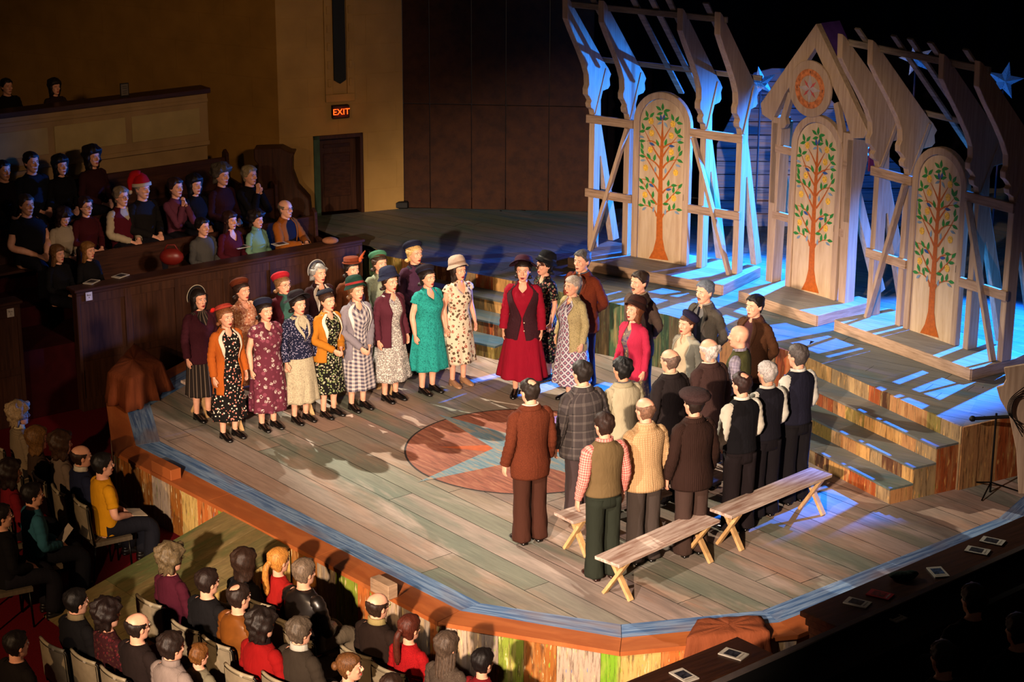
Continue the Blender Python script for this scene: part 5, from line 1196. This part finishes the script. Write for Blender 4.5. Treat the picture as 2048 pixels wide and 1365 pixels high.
for k_ in ('moustached man','grey-haired man in greenish'):
    r=[o for o in bpy.data.objects if o.get('label','').startswith(k_)][0]; e=[c for c in r.children if c.name.startswith('lips')][0]
    b=MB(); b.tube([(-.026,-.090,1.526),(-.012,-.103,1.534),(0,-.106,1.535),(.012,-.103,1.534),(.026,-.090,1.526)],[.003,.006,.005,.006,.003],8); part('moustache',b,hairm('#3a2a20'),r,True).matrix_local=e.matrix_local
# men seen from behind
man(at_head(1419,682,1.77),1.77,-140,'man with fluffy white hair in plum brown jacket',cloth('#3c2824','tweed','#30201e'),'#1c1614',hs='fluffring',hc='#c8bcb4',pose='down',fat=.4)
man(at_head(1341,703,1.76),1.76,-138,'bald man in charcoal suit with cream collar',cloth('#221b1b'),'#1a1616','#c8b896',hs='ring',hc='#6a5448',pose='down',fat=.3)
man(at_head(1246,721,1.74),1.74,-146,'black-haired man in pale grey-green jacket',cloth('#aba084','plain'),'#4c4840','#5c5c5c',hs='top',hc='#0c0a0a',sk='#c89474',col=cloth('#9a9074'))
man(at_head(1165,727,1.82),1.82,-148,'dark-haired man in grey plaid jacket',cloth('#383232','plaid','#5c5450','#141416',sc=11.),'#3c3030','#c8b8a0',fat=.5,hs='short',hc='#1c1410',czb=.74)
man(at_feet(1058,1083),1.80,-150,'man in russet tweed suit standing alone at front left of the men',cloth('#5e2c18','tweed','#4a1f10'),'#3c2016','#d0c4b0',hs='thin',hc='#241a14',czb=.72)
man(at_feet(1203,1155),1.76,-152,'man in khaki vest, red checked shirt and dark green trousers',None,'#23271e',vest=cloth('#6a5638'),shirtm=cloth('#b84a48','gingham','#d8a090',sc=42.),hc='#2c1a12',pose='down',hs='short',shoe='#2a100c')
man(at_feet(1283,1123),1.78,-150,'man in chunky cream knitted sweater with rolled collar',cloth('#c8a880','knit','#a8855c',sc=46.),'#3c332e','#c8a880',hs='ring',hc='#7a5844',al=lambda z:R(1),kn='sweater',czb=.80)
man(at_feet(1378,1108),1.78,-148,'man in flat cap and dark brown corduroy jacket',cloth('#2c1a14','rib','#20120e',sc=60.),'#3c2c26','#6a4c3c',hat_=('cap',cloth('#3a2826','tweed','#2a1c1c')),czb=.74,fat=.3)
man(at_feet(1472,1062),1.78,-146,'man in black vest and white shirt with thinning dark hair',None,'#191214',vest=cloth('#100e12'),shirtm=cloth('#cfc8b8'),hs='thin',hc='#2c1814',pose='low')
man(at_feet(1522,1032),1.76,-146,'silver-haired man in black satin-backed vest and white shirt',None,'#141014',vest=cloth('#16141c'),shirtm=cloth('#cfccc0'),hs='short',hc='#a8a09a',pose='low')
man(at_feet(1582,1003),1.82,-142,'tall grey-haired man in navy vest and white shirt, farthest right',None,'#120f12',vest=cloth('#191826'),shirtm=cloth('#d4d2c8'),hs='short',hc='#4c4440',pose='low')
# ================================================================== AUDIENCE
def sitter(loc,phi,sex,label,top,tr='#15131a',hs='short',hc='#241812',h=1.72,pose='lap',t1=1.,neck=('round',.02),jk=None,fat=0,group=None,vest=None,hat_=None,collar_=None,**k):
    root,H,dz=person(loc,h,phi,sex,pose,label,group=group,hs=hs,hc=hc,fat=fat,seated=True,hatted=bool(hat_),**k)
    trousers(root,cloth(tr),sex,True); shoes(root,plain(k.get('shoe','#14110f') if False else '#14110f',.4),True)
    torso_garment(root,'top',top,sex,dz,fat,.014,.86,neck,None,(0,0),None)
    sleeves(root,top,sex,pose,dz,fat,.012,t1,cuff=.004)
    if jk: torso_garment(root,'jacket',jk,sex,dz,fat,.026,.84,('round',0),.01,(.01,5),full_open(R(28)),solid=.008); sleeves(root,jk,sex,pose,dz,fat,.018,1.,cuff=.006,name='jacket_sleeve'); collar(root,jk,sex,dz,R(40),.068,.100,1.468,1.425)
    if vest: torso_garment(root,'vest',vest,sex,dz,fat,.022,.86,('v',.18),None,(0,0),None)
    if collar_: collar(root,collar_,sex,dz,R(10),.062,.078,1.50,1.45)
    if hat_: hat(root,H,*hat_)
    return root,H
def chair(loc,phi,label,group):
    c=thing('banquet_chair',label,'chair',loc,R(phi),group); global _ch
    def put(nm,key,fn,mat): 
        o=setmat(link(nm,shared(('chair',key),fn),c),mat); return o
    def seat():
        b=MB(); b.box((0,-.02,.43),(.44,.43,.05)); return b.mesh('seat')
    def back():
        b=MB(); rows=[[Vec((x,.215+.035*(z-.5)*2+.035*(1-(x/.22)**2)+d,z)) for x in np.linspace(-.205,.205,9)] for z in(.50,.62,.74,.86) for d in(0,)]
        b.grid(rows,False); rows=[[p+Vec((0,.022,0)) for p in r] for r in rows]; b.grid([r[::-1] for r in rows],False); return b.mesh('backrest',None,True)
    def frame():
        b=MB()
        b.tube(bez([(-.225,.20,.42),(-.225,.235,.70),(-.215,.245,.865),(-.15,.262,.885),(0,.285,.89),(.15,.262,.885),(.215,.245,.865),(.225,.235,.70),(.225,.20,.42)],3),.013,6); return b.mesh('back_frame',None,True)
    def toprail():
        b=MB(); b.tube([(x,.25+.04*(1-(x/.22)**2),.888) for x in np.linspace(-.20,.20,9)],.017,8); return b.mesh('top_rail',None,True)
    def leg(x,y):
        b=MB(); b.tube([(x,y,.42),(x*1.05,y+(.05 if y>0 else -.02),0)],.012,6); return b.mesh('leg',None,True)
    def clips():
        b=MB(); b.box((-.08,.300,.878),(.03,.012,.014)); return b.mesh('clip')
    put('seat','seat',seat,cloth('#5c5040')); put('backrest','back',back,plain('#7d705a',.6)); put('back_frame','frame',frame,M_METAL); put('top_rail','tr',toprail,plain('#8c8068',.4)); put('clip','clip',clips,plain('#c8c0b0',.3,.5))
    for x in(-.2,.2):
        for y in(-.2,.18): put('leg',('leg',x,y),lambda:leg(x,y),M_METAL)
    return c
F_=FZ
GA='audience in chairs in front of the stage'; GC='banquet chairs of the front audience'
def aud(px,py,phi,sex,label,top,h=1.72,ch=True,cl=None,**k):
    p=at_head(px,py,1.30*h/1.70+.02,F_); p.z=F_
    r=sitter(p,phi,sex,label,top,h=h,group=None,**k)
    if ch:
        q=Vec((p.x,p.y,F_)); d=Vec((math.sin(R(phi)),-math.cos(R(phi)),0)); chair(q-d*.02,phi,cl or ('chair of the '+label.split(',')[0]),GC)
    return r
aud(36,810,122,'f','older woman in oatmeal knit with cream rolled collar, far left of the audience',cloth('#8c7a60','knit','#6c5c48',sc=50.),hs='curly',hc='#9c8464',glasses='#2a2020',collar_=cloth('#c8b890'),tr='#1c1818')
aud(72,858,122,'f','woman with chin length brown bob at the left, next to oatmeal knit',cloth('#3a2a20'),hs='bob',hc='#6a4824')
aud(120,868,122,'f','woman with wavy brown hair and grey cardigan in the left chairs',cloth('#6c5c50'),hs='wavy',hc='#3a2414',h=1.74)
aud(160,892,122,'m','balding man in navy jacket beside the yellow shirt',cloth('#1c2038'),hs='ring',hc='#2c1a10',h=1.74,collar_=cloth('#c8c0b0'))
r,H=aud(203,908,122,'m','dark-haired man in bright yellow T-shirt near the stage corner',cloth('#c88a10'),hs='short',hc='#120c08',h=1.78,t1=.48,neck=('round',.01),tr='#16161e')
b=MB(); b.box((0,-.36,.62),(.24,.17,.006),Matrix.Rotation(R(12),3,'X')); o=part('programme',b,plain('#b8a890'),None); tag(o,'open programme on the lap of man in yellow','programme'); o.matrix_world=Matrix.Translation(r.location)@Matrix.Rotation(R(122),4,'Z')
aud(18,925,120,'f','woman with dark hair and red top at far left edge, second row',cloth('#6a1018'),hs='wavy',hc='#1e100a')
r,H=aud(62,968,120,'m','dark-haired person in teal pullover reading programme, second row left',cloth('#2c5c6c'),hs='short',hc='#120a08',tr='#0e0e14')
b=MB(); b.box((0,-.33,.70),(.16,.20,.006),Matrix.Rotation(R(-50),3,'X')); o=part('programme',b,plain('#b0a090'),None); tag(o,'programme held by person in teal pullover','programme'); o.matrix_world=Matrix.Translation(r.location)@Matrix.Rotation(R(120),4,'Z')
aud(0,1010,120,'m','dim person in black at the far left edge, third row',cloth('#0e0c0e'),hs='short',hc='#140c08')
aud(30,1265,136,'m','dim dark-haired person at the bottom left edge',cloth('#16100e'),hs='short',hc='#140c08')
# bottom block, front row
aud(487,1103,138,'f','woman with short dark bob in black, left end of the bottom front row',cloth('#100e10'),hs='bob',hc='#2c1a10')
aud(556,1098,138,'f','blonde woman with long ponytail and red top at the bottom',cloth('#8a1410'),hs='tail',hc='#b87a34',h=1.74)
aud(607,1120,138,'m','man with cropped grey hair in black leather jacket',plain('#15100e',.35,0,.5),hs='short',hc='#6a5848',h=1.82,fat=.4,tr='#5c5040')
aud(754,1188,138,'m','bald man with glasses in dark brown jumper at the stage rim',cloth('#1e120c'),hs='ring',hc='#2c1a10',h=1.78,glasses='#1a1412',collar_=cloth('#8c7c50'))
aud(818,1232,140,'f','red-haired woman with curly ponytail and red dress',cloth('#8c0c10','scribble','#5c0408',sc=40.),hs='tail',hc='#4a1c0e',h=1.70)
aud(893,1268,140,'f','woman with long curly grey-brown hair and speckled cardigan',cloth('#3c3028','scribble','#5c5044',sc=50.),hs='long',hc='#4c3c30',h=1.74)
aud(965,1300,142,'f','person with short black hair and dark red top, rightmost of the bottom rows',cloth('#6a1014'),hs='short',hc='#140c0a',h=1.66)
# second row
aud(340,1095,136,'f','grey-brown haired person with glasses in maroon jumper by the ramp',cloth('#3e0c1c'),hs='curly',hc='#5c4c34',h=1.76,glasses='#1a1412')
r,H=aud(413,1140,136,'m','dark-haired man in black jacket holding a white paper',cloth('#0e0c0e'),hs='short',hc='#20120c',h=1.78)
b=MB(); b.box((.14,-.42,.86),(.16,.21,.005),Matrix.Rotation(R(-40),3,'X')); o=part('paper_sheet',b,plain('#c8bca4'),None); tag(o,'white paper sheet held by man in black jacket','paper'); o.matrix_world=Matrix.Translation(r.location)@Matrix.Rotation(R(136),4,'Z')
aud(476,1170,136,'m','balding man in shiny brown leather jacket',plain('#6a3c14',.32,0,.5),hs='thin',hc='#241610',h=1.78,fat=.4)
aud(523,1226,136,'m','dark curly-haired person in red waistcoat with black collar',cloth('#7c0808'),hs='curly',hc='#1a0f0a',h=1.76,fat=.4,collar_=cloth('#140808'))
aud(598,1238,136,'m','grey-haired man in olive grey jacket with white collar',cloth('#2c241c'),hs='top',hc='#4c4034',h=1.78,collar_=cloth('#a8a498'),fat=.3)
aud(696,1308,150,'f','brown-haired woman in profile with hair bun at the bottom edge',cloth('#6a5c54'),hs='bun',hc='#5c3818',h=1.68,hy=-55)
aud(782,1350,140,'m','dark crown of a head at the bottom edge below the red dress',cloth('#1c1210'),hs='short',hc='#2c1a10',h=1.6,ch=False)
# third row
aud(150,1180,134,'m','dark-haired person in black hooded top with pale hood lining',cloth('#0e0c0e'),hs='short',hc='#0e0806',collar_=cloth('#7c6c50'),h=1.74)
aud(213,1206,134,'f','dark curly-haired woman with patterned burgundy scarf',cloth('#2c0c10','floral','#5c1c20','#3c2018',30.),hs='curly',hc='#1a0c08',h=1.72)
aud(273,1228,134,'m','bald man with glasses and dark brown jacket in third row',cloth('#1c1210'),hs='ring',hc='#1e120c',h=1.78,glasses='#1a1412')
aud(341,1268,136,'m','dark-haired man in pale grey shirt at the bottom',cloth('#7c6e68'),hs='top',hc='#1e110b',h=1.80,collar_=cloth('#7c6e68'))
aud(396,1290,138,'m','small fair-haired child in striped top',cloth('#6c6450','stripe','#2c2c24',sc=1.),hs='top',hc='#6a4018',h=1.42)
for (px,py,lb) in ((640,1330,'empty banquet chair near the bottom beside the profile woman'),(40,1060,'banquet chair behind the teal pullover with pale coat over its back')):
    p=W(px,py,F_+.5); chair(Vec((p.x,p.y,F_)),136,lb,GC)
# ---- side seats, house left
def boxer(px,py,off,zf,sex,label,top,phi=None,h=1.70,**k):
    q=loff(px,py,off); s_=h/1.70; z=q.z-1.30*s_-.01
    # keep everyone on the pew: the tier height is fixed, the seat adapts
    loc=Vec((q.x,q.y,zf)); ph=math.degrees(math.atan2(-RM.x,RM.y)) if phi is None else phi
    h2=max(1.40,min(1.95,(q.z-zf)/1.30*1.70))
    return sitter(loc,ph,sex,label,top,h=h2,**k)
BP=37
r=[]
boxer(570,403,.72,.30,'m','bald man with glasses in tan corduroy jacket leaning at the side rail',cloth('#14121c'),BP+20,hs='ring',hc='#6a5a48',glasses='#2a2018',jk=cloth('#8c4c14'),pose='rail')
boxer(512,427,.72,.30,'f','short dark-haired woman in mint turtleneck at the side rail',cloth('#6c9078'),BP+20,hs='curly',hc='#1e1410',collar_=cloth('#6c9078'))
boxer(459,427,.72,.30,'f','long-haired woman in burgundy cardigan at the side rail',cloth('#48101c'),BP+15,hs='long',hc='#2c140c',neck=('v',.16))
boxer(404,440,.72,.30,'m','young dark-haired man in grey zip sweater at the side rail',cloth('#4c4a46'),BP+15,hs='top',hc='#120a08')
boxer(175,488,.72,.30,'f','long-haired blonde girl in black, second from left along the side rail',cloth('#0e0c0c'),BP+20,hs='long',hc='#7c5224')
boxer(114,494,.72,.30,'f','long-haired light brown girl at the left end of the side rail',cloth('#0e0c0c'),BP+20,hs='long',hc='#6a4624')
boxer(51,393,1.60,.57,'m','bearded man in black T-shirt at the far left of the side seats',cloth('#0e0c10'),BP+10,hs='short',hc='#3c2c20',t1=.4,fat=.5)
boxer(122,418,1.60,.57,'f','woman in white sweater with dark hair bowed over a red booklet',cloth('#9c8c74'),BP+10,hs='wavy',hc='#24120a',hp=25)
boxer(170,398,1.60,.57,'f','woman in burgundy blouse with glasses reading, side seats middle row',cloth('#3c0c12'),BP+10,hs='top',hc='#2c140c',glasses='#1a1010')
boxer(241,378,1.60,.57,'m','grey-haired man in maroon knitted vest and white sleeves',cloth('#a8987c'),BP+15,hs='top',hc='#7a6a54',vest=cloth('#4c0c18'),glasses='#3a2a20')
boxer(283,362,1.60,.57,'m','white-bearded man in red and white pointed winter hat holding a paper',cloth('#14100e'),BP+15,hs='ring',hc='#8c7c64',hat_=('santa',cloth('#9c0c10'),cloth('#b8a890')))
boxer(350,360,1.60,.57,'f','woman in mauve blouse with hand raised to her mouth',cloth('#5c2c3c'),BP+15,hs='top',hc='#2c1810',pose='face')
boxer(388,355,1.60,.57,'f','dark-haired young woman in black in the middle of the side seats',cloth('#0c0a10'),BP+10,hs='bob',hc='#120a08')
boxer(442,335,1.60,.57,'f','grey-haired woman in dark maroon top with folded hands',cloth('#2a0e14'),BP+15,hs='curly',hc='#4c4438')
boxer(498,336,1.60,.57,'m','white-haired man in black with hands raised together at his chin',cloth('#0c0a0c'),BP+20,hs='top',hc='#8c7c5c',pose='face')
boxer(5,325,2.5,.92,'m','barely visible person at the far left of the rear tier',cloth('#120a0c'),BP+10,hs='short',hc='#140c08')
boxer(61,308,2.5,.92,'m','dim man in dark blue shirt in the rear tier',cloth('#10141c'),BP+10,hs='short',hc='#140c08')
boxer(119,316,2.5,.92,'f','black-haired woman in black in the rear tier against the wall',cloth('#0a080a'),BP+10,hs='bob',hc='#080606')
boxer(183,298,2.5,.92,'f','long dark-haired person in dark red shirt, highest of the rear tier',cloth('#2c0e10'),BP+15,hs='wavy',hc='#160a08')
boxer(108,162,GO+.55,1.97,'f','dim person leaning on the gallery rail at upper left',cloth('#2a1a18'),BP+10,hs='bob',hc='#1c100a',pose='rail')
boxer(12,160,GO+.75,1.97,'m','barely visible person behind the gallery rail at the far left',cloth('#120c0c'),BP+10,hs='short',hc='#140c08')
q=loff(343,514,.22); b=MB(); b.ell((0,0,0),(.17,.10,.12),14,8); b.tube([(-.1,0,.08),(-.05,0,.17),(.05,0,.17),(.1,0,.08)],.012,6); o=part('handbag',b,plain('#6a1812',.4,0,.4),None,True); o.location=q; tag(o,'red leather handbag on the pew between the girls and grey sweater man','bag')
q=loff(660,462,.06); b=MB(); b.ell((0,0,.04),(.12,.09,.05),14,8); o=part('folded_cap',b,cloth('#8c5c40'),None,True); o.location=(q.x,q.y,1.06); tag(o,'small tan cap lying on the right end of the side rail','hat')
q=loff(249,182,GO+.08); b=MB(); b.box((0,0,.0),(.14,.012,.20),ML); o=part('framed_notice',b,plain('#0e0a08'),None); o.location=(q.x,q.y,2.82+.10); tag(o,'small black-framed notice standing on the gallery rail','notice'); b=MB(); b.box((0,0,0),(.115,.014,.17),ML); c_=part('notice_sheet',b,plain('#5c5448'),o)
for i,l_ in enumerate((.05,.02,-.02,-.05)):
    b=MB(); b.box((0,0,l_),(.07,.016,.008),ML); part('print_line',b,plain('#241c16'),c_)
# ---- programmes on ledges
def prog(px,py,z,ang,label,col='#b8b0a4',pic='#2c2c34',s=1.):
    p=W(px,py,z+.006); r=thing('programme',label,'programme',p,R(ang)); b=MB(); b.box((0,0,0),(.14*s,.215*s,.010)); part('cover',b,plain(col,.5),r); b=MB(); b.box((0,.01,.0055),(.10*s,.12*s,.001)); pc=part('cover_picture',b,plain(pic,.5,0,.3,.5,40),r); b=MB(); b.box((0,-.075*s,.0055),(.10*s,.012,.001)); part('title_strip',b,plain('#8c8478'),r); return r
prog(183,564,1.06,-20,'white programme at the left end of the side rail'); prog(241,552,1.06,-30,'white programme on the side rail, right of the other one')
prog(483,494,1.06,-50,'pale booklet on the side rail in front of the burgundy cardigan'); prog(560,488,1.06,-50,'thin pale programme on the side rail before the tan jacket man')
# ---- dark ledges house right
lr=thing('box_parapet','dark wooden ledge at lower right with programmes on top','parapet',(0,0,0))
def ledge(root,a,c,wd,zt):
    a,c=Vec(a),Vec(c); d=(c-a).normalized(); n=Vec((d.y,-d.x,0)); M=Matrix((d,n,ZZ)).transposed(); L=(c-a).length
    for nm,o0,o1,z0,z1,e in(('ledge_cap',-.02,wd,zt-.05,zt,.03),('ledge_moulding',.02,wd-.04,zt-.13,zt-.05,0),('ledge_moulding',.04,wd-.06,zt-.2,zt-.13,-.02),('wall_panel',.05,wd-.08,FZ,zt-.2,-.03)):
        b=MB(); b.box(a+d*L/2+n*(o0+o1)/2+ZZ*((z0+z1)/2-a.z),(L+2*e,o1-o0,z1-z0),M); part(nm,b,M_DARKV if nm=='wall_panel' else M_DARKWOOD,root,bev=.008)
    return d,n
a=W(1607,1222,1.06); c=W(2140,995,1.06); d_,n_=ledge(lr,a,c,.46,1.06)
lr2=thing('box_parapet','dark wooden ledge at the bottom edge right of centre, nearest the draped cloth','parapet',(0,0,0))
c=W(1473,1277,1.06); a=W(1190,1392,1.06); ledge(lr2,a,c,.40,1.06)
prog(1985,1083,1.06,60,'programme highest up on the right ledge'); prog(1955,1102,1.06,62,'programme second from the top of the right ledge'); prog(1876,1145,1.06,10,'blue-pictured programme standing askew on the right ledge',pic='#2c4468')
prog(1760,1190,1.06,58,'red programme on the right ledge','#9c1418','#6c0c10'); prog(1715,1206,1.06,58,'white programme beside the red one on the right ledge')
prog(1467,1309,1.06,55,'programme on the lower ledge under the brown cloth'); prog(1368,1352,1.06,35,'programme at the very bottom of the lower ledge')
p=W(1805,1158,1.06); b=MB(); b.ell((0,0,.03),(.13,.07,.035),12,6); b.ell((.08,.03,.035),(.07,.05,.03),10,6); o=part('dark_scarf',b,cloth('#10241c'),None,True); o.location=p; tag(o,'small dark green scarf crumpled on the right ledge','scarf')
# near box wall and dim people in it
nb2=thing('near_box_wall','black wall with a thin pale top edge crossing the lower right corner','parapet',(0,0,0))
a=W(1395,1378,1.35); c=W(2140,1050,1.35); d=(c-a).normalized(); n=Vec((d.y,-d.x,0)); M=Matrix((d,n,ZZ)).transposed(); L=(c-a).length
b=MB(); b.box(a+d*L/2+n*.03+ZZ*(-1.0),(L,.05,2.0),M); part('wall_panel',b,plain('#060405',.9),nb2); b=MB(); b.box(a+d*L/2+n*.03,(L,.06,.014),M); part('metal_edge',b,plain('#6c605c',.4),nb2); b=MB(); b.box(a+d*L/2+n*.24-ZZ*.12,(L,.36,.03),M); part('inner_shelf',b,plain('#0a0706',.8),nb2); prog(1784,1233,1.245,40,'dim programme lying inside the dark box at the lower right')
def dim(px,py,label,top,hc,phi=-160,**k):
    z=.75; p=at_head(px,py,1.32,z); return sitter(p,phi,'m',label,top,hs='short',hc=hc,h=1.72,**k)
dim(1950,1175,'barely visible person in the dark lower right box, upper one',cloth('#0a0808'),'#0e0a08'); dim(1890,1290,'barely visible person in the dark lower right box, lower one',cloth('#0a0808'),'#0e0a08'); dim(2040,1235,'barely visible person at the right edge of the dark box',cloth('#0a0808'),'#0e0a08')
